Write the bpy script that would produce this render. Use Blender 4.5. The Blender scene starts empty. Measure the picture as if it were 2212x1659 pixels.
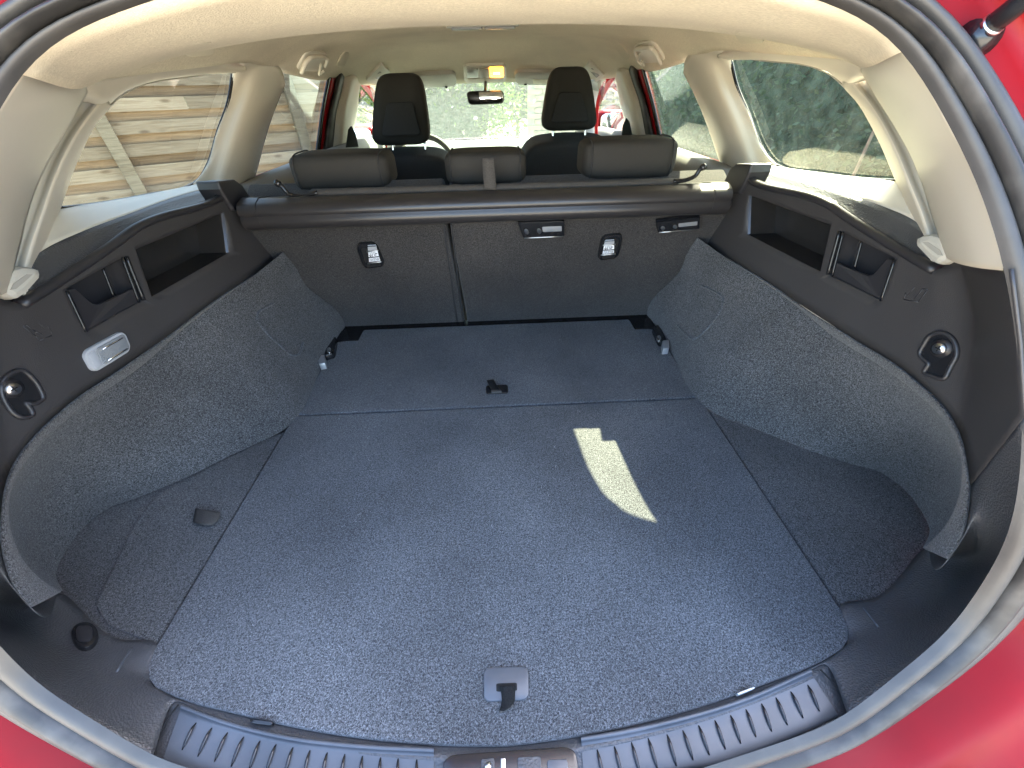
import bpy, bmesh, math, random
import numpy as np
from mathutils import Vector, Matrix
from mathutils.bvhtree import BVHTree
random.seed(4)
SC = bpy.context.scene
COL = SC.collection
V = lambda *a: np.array(a, float)

# ------------------------------------------------------------------ camera
F0, CX, CY = 831.0, 1106.0, 829.5            # focal length and centre of the 2212 x 1659 view used for measuring
PITCH, YAW, ROLL = map(math.radians, (37.8, 1.41, 1.573))
CAMP = V(0.0158, 0.0, 0.6272)
_cp, _sp, _cy, _sy = math.cos(PITCH), math.sin(PITCH), math.cos(YAW), math.sin(YAW)
_f = V(_sy*_cp, _cy*_cp, -_sp); _r = V(_cy, -_sy, 0); _d = np.cross(_f, _r)
_r, _d = math.cos(ROLL)*_r + math.sin(ROLL)*_d, -math.sin(ROLL)*_r + math.cos(ROLL)*_d
cd = bpy.data.cameras.new("camera"); cam = bpy.data.objects.new("camera", cd); COL.objects.link(cam)
cd.sensor_width = 36.0; cd.lens = F0/2212*36; cd.clip_start = 0.01; cd.clip_end = 500
M = Matrix.Identity(4)
for i in range(3):
    M[i][0] = _r[i]; M[i][1] = -_d[i]; M[i][2] = -_f[i]; M[i][3] = CAMP[i]
cam.matrix_world = M
SC.camera = cam

# ------------------------------------------------------------------ light
SUNV = V(0.73, 0.735, 1.0); SUNV /= np.linalg.norm(SUNV)      # towards the sun: front right of the car
elev = math.asin(SUNV[2]); azi = math.atan2(SUNV[0], SUNV[1])
w = bpy.data.worlds.new("World"); SC.world = w; w.use_nodes = True
nt = w.node_tree; bg = nt.nodes["Background"]
sky = nt.nodes.new("ShaderNodeTexSky"); sky.sky_type = 'NISHITA'; sky.sun_disc = False
sky.sun_elevation = elev; sky.sun_rotation = azi; sky.air_density = 1.0; sky.dust_density = 2.5
nt.links.new(sky.outputs[0], bg.inputs[0]); bg.inputs[1].default_value = 0.15
sd = bpy.data.lights.new("sun", 'SUN'); sd.energy = 4.6; sd.angle = math.radians(0.5); sd.color = (1, .92, .76)
sun = bpy.data.objects.new("sun", sd); COL.objects.link(sun)
sun.rotation_euler = Vector(SUNV).to_track_quat('Z', 'Y').to_euler(); sun.location = (3, 3, 5)
SC.view_settings.view_transform = 'Standard'; SC.view_settings.look = 'None'
SC.view_settings.exposure = 3.7; SC.view_settings.gamma = 1
SC.cycles.max_bounces = 12; SC.cycles.transparent_max_bounces = 24; SC.cycles.diffuse_bounces = 6
SC.cycles.sample_clamp_indirect = 8
SC.cycles.caustics_reflective = False

# ------------------------------------------------------------------ measuring helpers
def ray(u, v): return CAMP, _r*((u-CX)/F0) + _d*((v-CY)/F0) + _f
def at(u, v, ax, val):
    C, d = ray(u, v); i = 'xyz'.index(ax); return C + d*((val-C[i])/d[i])
def solve(u, v, f, t0=.08, t1=6):
    C, d = ray(u, v); ts = np.concatenate([np.linspace(t0, 1.5, 300), np.linspace(1.51, t1, 200)]); a = f(C+ts[0]*d); pt = ts[0]
    for t in ts[1:]:
        b = f(C+t*d)
        if a*b <= 0:
            lo, hi = pt, t
            for _ in range(30):
                m = (lo+hi)/2
                if f(C+m*d)*a > 0: lo = m
                else: hi = m
            return C+lo*d
        pt = t; a = b
    raise ValueError((u, v))
def IP(x, xs, ys): return float(np.interp(x, xs, ys))
def XR(Y): return IP(Y, [.08, .14, .20, .27, .38, .6, 1.05, 1.3], [.46, .51, .555, .595, .62, .625, .575, .56])
def f_trim(off=0): return lambda p: abs(p[0]) - XR(p[1]) - off
def xg(z): return .72 - .35*(z-.45)
def f_glass(off=0): return lambda p: abs(p[0]) - xg(p[2]) - off
def g_seal(z): return IP(z, [-.3, -.05, .1, .3, .5, .7, .9], [.0, .035, .07, .12, .24, .42, .6])
def f_seal(off=0): return lambda p: p[1] - (g_seal(p[2]) + .3*p[0]**2) - off
def f_seat(off=0): return lambda p: p[1] - (1.165 - .49*p[2]) - off
def f_z(val): return lambda p: p[2]-val
def f_x(val): return lambda p: abs(p[0])-val
def f_y(val): return lambda p: p[1]-val
def PX(pts, f): return [solve(u, v, f) for u, v in pts]
def mir(pts):
    if isinstance(pts, np.ndarray) and pts.ndim == 1: return pts*V(-1, 1, 1)
    return [p*V(-1, 1, 1) for p in pts]

def cr(pts, n, closed=False, lin=False):
    """Catmull-Rom resample of a polyline at n points by arc length"""
    P = [np.array(p, float) for p in pts]
    if closed: P = P + [P[0]]
    if len(P) == 1: return [P[0]]*n
    D = [0]
    for a, b in zip(P, P[1:]): D.append(D[-1] + max(np.linalg.norm(b-a), 1e-6))
    out = []
    N = len(P)
    for k in range(n):
        s = D[-1]*k/(n if closed else n-1)
        i = min(max(int(np.searchsorted(D, s, side='right'))-1, 0), N-2)
        t = (s-D[i])/(D[i+1]-D[i])
        if lin: out.append(P[i]*(1-t)+P[i+1]*t); continue
        p1, p2 = P[i], P[i+1]
        p0 = P[i-1] if i > 0 else (P[-2] if closed else p1)
        p3 = P[i+2] if i+2 < N else (P[1] if closed else p2)
        h = D[i+1]-D[i]
        h0 = np.linalg.norm(p1-p0) or h; h3 = np.linalg.norm(p3-p2) or h
        m1 = ((p2-p1)/h*h0 + (p1-p0)/h0*h)/(h+h0)*h if np.any(p0 != p1) else (p2-p1)
        m2 = ((p2-p1)/h*h3 + (p3-p2)/h3*h)/(h+h3)*h if np.any(p3 != p2) else (p2-p1)
        t2, t3 = t*t, t*t*t
        out.append((2*t3-3*t2+1)*p1 + (t3-2*t2+t)*m1 + (-2*t3+3*t2)*p2 + (t3-t2)*m2)
    return out

# ------------------------------------------------------------------ materials
MATS = {}
def mat(name, col, rough=.6, metal=0, spec=.5, noise=None, bump=None, emit=None, coat=0, sheen=0, extra=None):
    m = bpy.data.materials.new(name); m.use_nodes = True; MATS[name] = m
    n, l = m.node_tree.nodes, m.node_tree.links; b = n["Principled BSDF"]
    b.inputs["Base Color"].default_value = (*col, 1); b.inputs["Roughness"].default_value = rough
    b.inputs["Metallic"].default_value = metal; b.inputs["Specular IOR Level"].default_value = spec
    b.inputs["Coat Weight"].default_value = coat; b.inputs["Sheen Weight"].default_value = sheen
    tc = n.new("ShaderNodeTexCoord")
    if noise:      # list of (scale, detail, amount, colour)
        prev = None
        for (sc, det, lo, hi, c2) in noise:
            t = n.new("ShaderNodeTexNoise"); t.inputs["Scale"].default_value = sc; t.inputs["Detail"].default_value = det
            l.new(tc.outputs["Object"], t.inputs["Vector"])
            r = n.new("ShaderNodeMapRange"); r.inputs[1].default_value = lo; r.inputs[2].default_value = hi
            l.new(t.outputs["Fac"], r.inputs[0])
            mx = n.new("ShaderNodeMix"); mx.data_type = 'RGBA'
            l.new(r.outputs[0], mx.inputs[0])
            if prev is None: mx.inputs[6].default_value = (*col, 1)
            else: l.new(prev, mx.inputs[6])
            mx.inputs[7].default_value = (*c2, 1); prev = mx.outputs[2]
        l.new(prev, b.inputs["Base Color"])
    if bump:
        prevn = None
        for (sc, strength, dist, kind) in bump:
            if kind == 'v':
                t = n.new("ShaderNodeTexVoronoi"); t.feature = 'F1'; out = t.outputs["Distance"]
            else:
                t = n.new("ShaderNodeTexNoise"); t.inputs["Detail"].default_value = 3; out = t.outputs["Fac"]
            t.inputs["Scale"].default_value = sc; l.new(tc.outputs["Object"], t.inputs["Vector"])
            bp = n.new("ShaderNodeBump"); bp.inputs["Strength"].default_value = strength; bp.inputs["Distance"].default_value = dist
            l.new(out, bp.inputs["Height"])
            if prevn is not None: l.new(prevn, bp.inputs["Normal"])
            prevn = bp.outputs[0]
        l.new(prevn, b.inputs["Normal"])
    if emit:
        b.inputs["Emission Color"].default_value = (*emit[0], 1); b.inputs["Emission Strength"].default_value = emit[1]
    return m

def carpet(name, base, light, dark, sc=420):
    m = mat(name, base, .95, sheen=.15, spec=.1); n, l = m.node_tree.nodes, m.node_tree.links; b = n["Principled BSDF"]
    tc = n.new("ShaderNodeTexCoord")
    def nz(scale, det, dist=0):
        t = n.new("ShaderNodeTexNoise"); t.inputs["Scale"].default_value = scale; t.inputs["Detail"].default_value = det
        t.inputs["Distortion"].default_value = dist; l.new(tc.outputs["Object"], t.inputs["Vector"]); return t
    a = nz(sc, 3, 1.2); r = n.new("ShaderNodeValToRGB")
    e = r.color_ramp.elements; e[0].position = .36; e[0].color = (*dark, 1); e[1].position = .66; e[1].color = (*light, 1)
    k = r.color_ramp.elements.new(.5); k.color = (*base, 1)
    l.new(a.outputs["Fac"], r.inputs[0])
    c = nz(3.5, 3); mr = n.new("ShaderNodeMapRange"); mr.inputs[1].default_value = .3; mr.inputs[2].default_value = .7
    mr.inputs[3].default_value = .72; mr.inputs[4].default_value = 1.28; l.new(c.outputs["Fac"], mr.inputs[0])
    mx = n.new("ShaderNodeVectorMath"); mx.operation = 'SCALE'; l.new(r.outputs[0], mx.inputs[0]); l.new(mr.outputs[0], mx.inputs["Scale"])
    l.new(mx.outputs[0], b.inputs["Base Color"])
    bp = n.new("ShaderNodeBump"); bp.inputs["Strength"].default_value = .8; bp.inputs["Distance"].default_value = .0015
    l.new(a.outputs["Fac"], bp.inputs["Height"]); l.new(bp.outputs[0], b.inputs["Normal"])
    return m
carpet("carpet", (.068, .070, .073), (.16, .165, .172), (.020, .021, .023), 540)
carpet("carpet_side", (.060, .060, .060), (.155, .155, .155), (.013, .013, .0125), 560)
carpet("seat_back_felt", (.030, .027, .025), (.070, .064, .058), (.011, .010, .009), 520)
mat("black_plastic", (.034, .031, .030), .48, bump=[(900, .25, .0006, 'v')], noise=[(4, 3, .35, .7, (.042, .039, .038))])
mat("black_trim", (.020, .019, .021), .38, bump=[(1100, .15, .0005, 'v')], noise=[(5, 4, .4, .75, (.027, .026, .027))])
mat("sill_plastic", (.050, .050, .052), .38, bump=[(420, .55, .0012, 'v')], noise=[(9, 4, .4, .7, (.055, .057, .060))])
mat("scuff_plastic", (.060, .066, .075), .33, bump=[(1400, .1, .0004, 'v')], noise=[(14, 5, .4, .7, (.085, .09, .10))])
mat("gloss_black", (.012, .012, .013), .22)
mat("pocket_gloss", (.018, .017, .016), .24)
mat("dark_gap", (.004, .004, .004), .9)
mat("seat_fabric", (.015, .014, .014), .9, sheen=0, bump=[(1300, .4, .0006, 'n')], noise=[(700, 2, .35, .65, (.03, .03, .031))])
mat("headrest_fabric", (.016, .0145, .012), .8, sheen=0, bump=[(1500, .35, .0005, 'n')], noise=[(800, 2, .35, .65, (.022, .020, .017))])
mat("strap_web", (.005, .005, .005), .9, spec=.2, bump=[(1500, .5, .0006, 'n')], noise=[(900, 2, .35, .65, (.014, .014, .014))])
mat("felt_grey", (.035, .031, .027), .9, noise=[(600, 2, .35, .65, (.055, .05, .045))], bump=[(700, .4, .001, 'n')])
mat("cassette_vinyl", (.022, .020, .020), .34, bump=[(900, .12, .0004, 'n')])
mat("headliner", (.60, .54, .41), .95, noise=[(260, 3, .35, .7, (.72, .65, .50)), (6, 3, .45, .75, (.56, .50, .385))], bump=[(500, .5, .0012, 'n')])
mat("headliner_dust", (.60, .54, .41), .95, bump=[(500, .5, .0012, 'n')])
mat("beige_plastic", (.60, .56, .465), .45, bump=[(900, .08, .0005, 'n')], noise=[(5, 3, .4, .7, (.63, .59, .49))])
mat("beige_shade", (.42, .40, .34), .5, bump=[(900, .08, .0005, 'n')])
mat("rubber", (.020, .019, .018), .55, bump=[(180, .12, .001, 'n')], noise=[(22, 4, .45, .75, (.07, .066, .06))])
mat("rubber_flange", (.034, .032, .030), .5, bump=[(150, .10, .001, 'n')], noise=[(18, 4, .4, .75, (.055, .052, .048))])
mat("red_paint", (.24, .002, .004), .38, coat=0, spec=.22, noise=[(7, 4, .5, .8, (.19, .003, .004))])
mat("metal", (.62, .62, .62), .3, metal=1)
mat("chrome", (.8, .8, .8), .12, metal=1)
mat("steel_block", (.45, .46, .47), .35, metal=.6)
mat("lens_clear", (.20, .21, .215), .18, bump=[(600, .7, .001, 'v')])
mat("lens_frost", (.33, .34, .35), .3)
mat("lens_grey", (.30, .29, .25), .25)
mat("amber_lens", (.95, .42, .03), .3, emit=((1, .36, .02), 1.1))
mat("amber_bulb", (1, .8, .3), .3, emit=((1, .62, .12), 2.6))
mat("label_white", (.80, .82, .84), .5)
mat("label_cream", (.75, .73, .55), .5)
mat("label_ink", (.02, .025, .04), .5)
mat("mirror_glass", (.85, .87, .88), .03, metal=1)
mat("dash_grey", (.20, .20, .19), .65, bump=[(600, .3, .001, 'n')])
mat("dash_top", (.16, .16, .155), .6, bump=[(600, .3, .001, 'n')])
mat("concrete", (.44, .40, .33), .9, noise=[(9, 6, .35, .7, (.52, .48, .40)), (60, 4, .5, .75, (.26, .24, .21))], bump=[(40, .4, .01, 'n')])
mat("leaf", (.055, .115, .022), .5, noise=[(9, 3, .35, .65, (.14, .21, .035))])
mat("leaf_dark", (.040, .075, .045), .55, noise=[(5, 3, .35, .65, (.085, .13, .075))])
mat("leaf_yellow", (.42, .44, .03), .5, noise=[(6, 3, .35, .65, (.20, .32, .03))])
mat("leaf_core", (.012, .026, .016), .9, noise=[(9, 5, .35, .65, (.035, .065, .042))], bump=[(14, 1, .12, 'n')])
mat("petal", (.72, .70, .56), .6)
mat("bark", (.16, .13, .10), .9, bump=[(30, .6, .01, 'n')], noise=[(20, 5, .4, .7, (.24, .20, .15))])
mat("brick", (.36, .25, .17), .9, noise=[(5, 3, .35, .7, (.46, .36, .26))], bump=[(60, .4, .004, 'n')])
mat("mortar", (.42, .39, .34), .95)
mat("car_blue", (.10, .20, .30), .3, coat=.8)
mat("pvc", (.45, .44, .40), .5, noise=[(8, 3, .4, .7, (.36, .35, .30))])

for k in ("leaf", "leaf_dark", "leaf_yellow", "petal"):
    m = MATS[k]; n, l = m.node_tree.nodes, m.node_tree.links; b = n["Principled BSDF"]
    tl = n.new("ShaderNodeBsdfTranslucent"); mx = n.new("ShaderNodeMixShader"); mx.inputs[0].default_value = .45
    if b.inputs["Base Color"].links: l.new(b.inputs["Base Color"].links[0].from_socket, tl.inputs[0])
    else: tl.inputs[0].default_value = b.inputs["Base Color"].default_value
    l.new(b.outputs[0], mx.inputs[1]); l.new(tl.outputs[0], mx.inputs[2]); l.new(mx.outputs[0], n["Material Output"].inputs[0])
def wood(name, c1, c2, c3):
    m = mat(name, c1, .8); n, l = m.node_tree.nodes, m.node_tree.links; b = n["Principled BSDF"]
    tc = n.new("ShaderNodeTexCoord"); mp = n.new("ShaderNodeMapping"); mp.inputs["Scale"].default_value = (22, 1.3, 22)
    oi = n.new("ShaderNodeObjectInfo"); ad = n.new("ShaderNodeVectorMath"); ad.operation = 'ADD'
    l.new(tc.outputs["Object"], ad.inputs[0]); cmb = n.new("ShaderNodeCombineXYZ"); mu = n.new("ShaderNodeMath"); mu.operation = 'MULTIPLY'
    mu.inputs[1].default_value = 37; l.new(oi.outputs["Random"], mu.inputs[0]); l.new(mu.outputs[0], cmb.inputs[1]); l.new(mu.outputs[0], cmb.inputs[0])
    l.new(cmb.outputs[0], ad.inputs[1]); l.new(ad.outputs[0], mp.inputs[0])
    t = n.new("ShaderNodeTexNoise"); t.inputs["Scale"].default_value = 1.6; t.inputs["Detail"].default_value = 6; t.inputs["Distortion"].default_value = 1.6
    l.new(mp.outputs[0], t.inputs["Vector"])
    r = n.new("ShaderNodeValToRGB"); e = r.color_ramp.elements
    e[0].position = .3; e[0].color = (*c2, 1); e[1].position = .62; e[1].color = (*c1, 1); k = e.new(.85); k.color = (*c3, 1)
    l.new(t.outputs["Fac"], r.inputs[0])
    # knots
    vo = n.new("ShaderNodeTexVoronoi"); vo.inputs["Scale"].default_value = 1.0
    mp2 = n.new("ShaderNodeMapping"); mp2.inputs["Scale"].default_value = (7, 3.2, 9); l.new(ad.outputs[0], mp2.inputs[0]); l.new(mp2.outputs[0], vo.inputs["Vector"])
    mr = n.new("ShaderNodeMapRange"); mr.inputs[1].default_value = .10; mr.inputs[2].default_value = .22; mr.inputs[3].default_value = .75; mr.inputs[4].default_value = 0
    l.new(vo.outputs["Distance"], mr.inputs[0])
    mx = n.new("ShaderNodeMix"); mx.data_type = 'RGBA'; l.new(mr.outputs[0], mx.inputs[0]); l.new(r.outputs[0], mx.inputs[6]); mx.inputs[7].default_value = (c2[0]*.5, c2[1]*.42, c2[2]*.35, 1)
    hs = n.new("ShaderNodeHueSaturation"); mr2 = n.new("ShaderNodeMapRange"); mr2.inputs[3].default_value = .7; mr2.inputs[4].default_value = 1.25
    l.new(oi.outputs["Random"], mr2.inputs[0]); l.new(mr2.outputs[0], hs.inputs["Value"]); l.new(mx.outputs[2], hs.inputs["Color"])
    l.new(hs.outputs[0], b.inputs["Base Color"])
    return m
wood("fence_wood", (.31, .265, .195), (.21, .165, .11), (.37, .33, .25))
wood("fence_wood_shaded", (.28, .20, .12), (.17, .115, .065), (.33, .26, .17))  # back boards: shade of the front boards put into the wood colour
wood("post_wood", (.21, .19, .14), (.12, .10, .07), (.26, .235, .18))

def glass(name, tint, dust_haze, dust_haze_col=(.6, .62, .55), rough=.0, streak=None):
    m = bpy.data.materials.new(name); m.use_nodes = True; MATS[name] = m
    n, l = m.node_tree.nodes, m.node_tree.links; n.clear()
    out = n.new("ShaderNodeOutputMaterial"); tr = n.new("ShaderNodeBsdfTransparent"); tr.inputs[0].default_value = (*tint, 1)
    gl = n.new("ShaderNodeBsdfGlossy"); gl.inputs["Roughness"].default_value = .02; gl.inputs[0].default_value = (1, 1, 1, 1)
    fr = n.new("ShaderNodeFresnel"); fr.inputs[0].default_value = 1.5
    ge = n.new("ShaderNodeNewGeometry"); im = n.new("ShaderNodeMapRange"); im.inputs[3].default_value = 1.5; im.inputs[4].default_value = 1/1.5
    l.new(ge.outputs["Backfacing"], im.inputs[0]); l.new(im.outputs[0], fr.inputs[0])      # same pane seen from either side
    mx = n.new("ShaderNodeMixShader"); l.new(fr.outputs[0], mx.inputs[0]); l.new(tr.outputs[0], mx.inputs[1]); l.new(gl.outputs[0], mx.inputs[2])
    df = n.new("ShaderNodeBsdfDiffuse"); df.inputs[0].default_value = (*dust_haze_col, 1)
    tl = n.new("ShaderNodeBsdfTranslucent"); tl.inputs[0].default_value = (*dust_haze_col, 1)
    dm = n.new("ShaderNodeMixShader"); dm.inputs[0].default_value = .5; l.new(df.outputs[0], dm.inputs[1]); l.new(tl.outputs[0], dm.inputs[2])
    tc = n.new("ShaderNodeTexCoord"); t = n.new("ShaderNodeTexNoise"); t.inputs["Scale"].default_value = 30; t.inputs["Detail"].default_value = 6
    mp = n.new("ShaderNodeMapping"); mp.inputs["Scale"].default_value = streak or (1, 1, 1)
    l.new(tc.outputs["Object"], mp.inputs[0]); l.new(mp.outputs[0], t.inputs["Vector"])
    mr = n.new("ShaderNodeMapRange"); mr.inputs[1].default_value = .4; mr.inputs[2].default_value = .8
    mr.inputs[3].default_value = dust_haze*.5; mr.inputs[4].default_value = dust_haze*2.4; l.new(t.outputs["Fac"], mr.inputs[0])
    m2 = n.new("ShaderNodeMixShader"); l.new(mr.outputs[0], m2.inputs[0]); l.new(mx.outputs[0], m2.inputs[1]); l.new(dm.outputs[0], m2.inputs[2])
    l.new(m2.outputs[0], out.inputs[0])
glass("glass_rear", (.72, .78, .62), .012, (.42, .58, .50))
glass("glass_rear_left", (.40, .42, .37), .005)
glass("glass_front", (.80, .88, .82), .03)
glass("glass_wind", (.50, .62, .50), .022, (.75, .80, .70))  # dashboard's pale reflection painted in as a diffuse veil

# ------------------------------------------------------------------ mesh helpers
GEO = {}
class Thing: pass
def new_empty(name, loc, label, cat, group=None):
    o = bpy.data.objects.new(name, None); COL.objects.link(o); o.location = loc; o.empty_display_size = .05
    o['label'] = label; o['category'] = cat
    if group: o['group'] = group
    return o
def tag(o, label, cat, group=None):
    o['label'] = label; o['category'] = cat
    if group: o['group'] = group
    return o
def root_of(o):
    while o.parent: o = o.parent
    return o
def obj(name, vs, fs, m, parent=None, smooth=True, sol=0, bev=0, label=None, sharp=None, kind=None):
    me = bpy.data.meshes.new(name); me.from_pydata([tuple(map(float, v)) for v in vs], [], fs); me.validate(); me.update()
    me.materials.append(MATS[m])
    if smooth:
        me.polygons.foreach_set('use_smooth', [True]*len(me.polygons))
    o = bpy.data.objects.new(name, me); COL.objects.link(o)
    if parent is not None:
        o.parent = parent
        if parent.type == 'EMPTY': o.location = -Vector(parent.location)
        elif parent.parent is None: o.location = (0, 0, 0)
    if sharp is not None and smooth: me.set_sharp_from_angle(angle=math.radians(sharp))
    if sol:
        s = o.modifiers.new('solid', 'SOLIDIFY'); s.thickness = sol; s.offset = 0
    if bev:
        b = o.modifiers.new('bevel', 'BEVEL'); b.width = bev; b.segments = 2; b.limit_method = 'ANGLE'; b.angle_limit = math.radians(40)
    if label: o['label'] = label
    if kind: o['kind'] = kind
    GEO[o.name] = (vs, fs)
    return o
def lift(name, nu, nv, P, skip=None):
    fs = []
    for j in range(nv-1):
        for i in range(nu-1):
            if skip and skip(i, j): continue
            a = j*nu+i; fs.append((a, a+1, a+nu+1, a+nu))
    return fs
def loft(name, rows, m, parent, nu=40, per=4, sol=.002, lin=False, linu=False, closed=False, label=None, smooth=True):
    R = [cr(r, nu, closed=closed, lin=linu) for r in rows]
    nr = len(R); nv = (nr-1)*per+1
    cols = []
    for i in range(nu):
        c = [R[j][i] for j in range(nr)]
        col = []
        for j in range(nr-1):
            p1, p2 = c[j], c[j+1]; p0 = c[j-1] if j > 0 else 2*p1-p2; p3 = c[j+2] if j+2 < nr else 2*p2-p1
            for k in range(per):
                t = k/per
                if lin: col.append(p1*(1-t)+p2*t)
                else: col.append(.5*((2*p1)+(-p0+p2)*t+(2*p0-5*p1+4*p2-p3)*t*t+(-p0+3*p1-3*p2+p3)*t**3))
        col.append(c[-1]); cols.append(col)
    vs = [cols[i][j] for j in range(nv) for i in range(nu)]
    fs = []
    nn = nu if closed else nu-1
    for j in range(nv-1):
        for i in range(nn):
            a = j*nu+i; b = j*nu+(i+1) % nu; fs.append((a, b, b+nu, a+nu))
    return obj(name, vs, fs, m, parent, sol=sol, label=label, smooth=smooth)
def tube(name, path, r, m, parent=None, n=24, seg=8, closed=False, flat=None, label=None, lin=False):
    P = cr(path, n, closed=closed, lin=lin) if n else [np.array(p, float) for p in path]
    n = len(P); vs = []; fs = []
    up = V(0, 0, 1); prev = None
    for i in range(n):
        a = P[(i-1) % n] if closed or i > 0 else P[i]; b = P[(i+1) % n] if closed or i < n-1 else P[i]
        t = b-a; t = t/(np.linalg.norm(t)+1e-9)
        if prev is None:
            s = np.cross(t, up)
            if np.linalg.norm(s) < .1: s = np.cross(t, V(1, 0, 0))
        else: s = prev - t*np.dot(prev, t)
        s /= np.linalg.norm(s); prev = s; q = np.cross(s, t)
        rr = r(i/(n-1)) if callable(r) else r
        for k in range(seg):
            a_ = 2*math.pi*k/seg
            e = (math.cos(a_)*s + math.sin(a_)*q*(flat or 1))*rr
            vs.append(P[i]+e)
    for i in range(n if closed else n-1):
        for k in range(seg):
            a = i*seg+k; b = i*seg+(k+1) % seg; c = ((i+1) % n)*seg+(k+1) % seg; d = ((i+1) % n)*seg+k
            fs.append((a, b, c, d))
    if not closed: fs.append(tuple(range(seg))[::-1]); fs.append(tuple(range((n-1)*seg, n*seg)))
    if name is None: return vs, fs
    return obj(name, vs, fs, m, parent, label=label)
def merge(parts):
    vs, fs = [], []
    for a, b in parts:
        o = len(vs); vs += list(a); fs += [tuple(i+o for i in f) for f in b]
    return vs, fs
def box(c, s, ax=None):
    """vertices/faces of a box; ax = 3x3 rows of axes"""
    A = np.eye(3) if ax is None else np.array(ax)
    vs = [np.array(c) + A.T @ (np.array([x, y, z])*np.array(s)/2) for x in (-1, 1) for y in (-1, 1) for z in (-1, 1)]
    fs = [(0, 1, 3, 2), (4, 6, 7, 5), (0, 4, 5, 1), (2, 3, 7, 6), (0, 2, 6, 4), (1, 5, 7, 3)]
    return vs, fs
def rboxobj(name, c, s, r, m, parent, ax=None, sub=0, label=None, shape=None, segs=4):
    vs, fs = box((0, 0, 0), s)
    bm = bmesh.new(); bv = [bm.verts.new(v) for v in vs]; [bm.faces.new([bv[i] for i in f]) for f in fs]
    bmesh.ops.recalc_face_normals(bm, faces=bm.faces)
    if r: bmesh.ops.bevel(bm, geom=bm.edges[:], offset=r, segments=segs, profile=.5, affect='EDGES', clamp_overlap=True)
    bmesh.ops.triangulate(bm, faces=[f for f in bm.faces if len(f.verts) > 4])
    bm.verts.index_update()
    vv = [np.array(v.co) for v in bm.verts]; ff = [tuple(v.index for v in f.verts) for f in bm.faces]; bm.free()
    if shape: vv = [shape(v) for v in vv]
    A = np.eye(3) if ax is None else np.array(ax)
    vv = [np.array(c)+A.T@v for v in vv]
    return obj(name, vv, ff, m, parent, label=label, sharp=50)
def superbox(name, c, s, m, parent, n=24, e=.35, shape=None, ax=None, label=None):
    """cushion: superellipsoid"""
    sg = lambda x, p: math.copysign(abs(x)**p, x)
    vs = []; fs = []
    for j in range(n+1):
        ph = -math.pi/2+math.pi*j/n
        for i in range(2*n):
            th = 2*math.pi*i/(2*n)
            p = V(sg(math.cos(ph), e)*sg(math.cos(th), e), sg(math.cos(ph), e)*sg(math.sin(th), e), sg(math.sin(ph), e))*np.array(s)/2
            vs.append(shape(p) if shape else p)
    for j in range(n):
        for i in range(2*n):
            a = j*2*n+i; b = j*2*n+(i+1) % (2*n); fs.append((a, b, b+2*n, a+2*n))
    A = np.eye(3) if ax is None else np.array(ax)
    vs = [np.array(c)+A.T@v for v in vs]
    return obj(name, vs, fs, m, parent, label=label)
def rr(r=.2, k=5, rx=None):
    """rounded unit square outline, clockwise from top-left"""
    rx = rx or r; ry = r; P = []
    for cx, cy, a0 in ((1-rx, ry, -90), (1-rx, 1-ry, 0), (rx, 1-ry, 90), (rx, ry, 180)):
        for i in range(k+1):
            a = math.radians(a0+90*i/k); P.append((cx+rx*math.cos(a), cy+ry*math.sin(a)))
    return P
def bil(q, s, t): return q[0]*(1-s)*(1-t)+q[1]*s*(1-t)+q[2]*s*t+q[3]*(1-s)*t
def qn(q):
    n = np.cross(q[1]-q[0]+q[2]-q[3], q[3]-q[0]+q[2]-q[1]); n = n/np.linalg.norm(n)
    c = sum(q)/4
    return n if np.dot(n, CAMP-c) > 0 else -n
def plate(name, q, h, m, parent, r=.2, rx=None, bev=.0015, depth=.004, label=None, dome=0, hole=None, n=None):
    """raised plate spanning the four corners q (TL TR BR BL), h proud of them; hole = inner rounded outline inset fractions"""
    n = qn(q) if n is None else n
    O = rr(r, 5, rx); ctr = sum(q)/4
    def ring(sc, hh, out=O):
        return [bil(q, .5+(s-.5)*sc[0], .5+(t-.5)*sc[1]) + n*hh for s, t in out]
    Lx = np.linalg.norm(q[1]-q[0]); Ly = np.linalg.norm(q[3]-q[0])
    ix, iy = 1-2*bev/Lx, 1-2*bev/Ly
    rings = [ring((1, 1), -depth), ring((1, 1), h-bev), ring((1-(1-ix)*.3, 1-(1-iy)*.3), h-bev*.3), ring((ix, iy), h)]
    if hole:
        hx, hy, hd = hole
        rings += [ring((hx+.02, hy+.02), h), ring((hx, hy), h-.001), ring((hx*.96, hy*.96), h-hd)]
    K = len(O); vs = [p for R in rings for p in R]; fs = []
    for j in range(len(rings)-1):
        for i in range(K):
            a = j*K+i; b = j*K+(i+1) % K; fs.append((a, b, b+K, a+K))
    if dome and not hole:
        vs.append(ctr+n*(h+dome)); c = len(vs)-1
        fs += [((len(rings)-1)*K+i, (len(rings)-1)*K+(i+1) % K, c) for i in range(K)]
    elif not hole: fs.append(tuple(range((len(rings)-1)*K, len(rings)*K)))
    return obj(name, vs, fs, m, parent, label=label, sharp=35)
def q4(px, f): return [solve(u, v, f) for u, v in px]
def rect(x0, y0, x1, y1): return [(x0, y0), (x1, y0), (x1, y1), (x0, y1)]
def sub4(q, s0, t0, s1, t1, h=0):
    n = qn(q); return [bil(q, s, t)+n*h for s, t in ((s0, t0), (s1, t0), (s1, t1), (s0, t1))]
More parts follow.
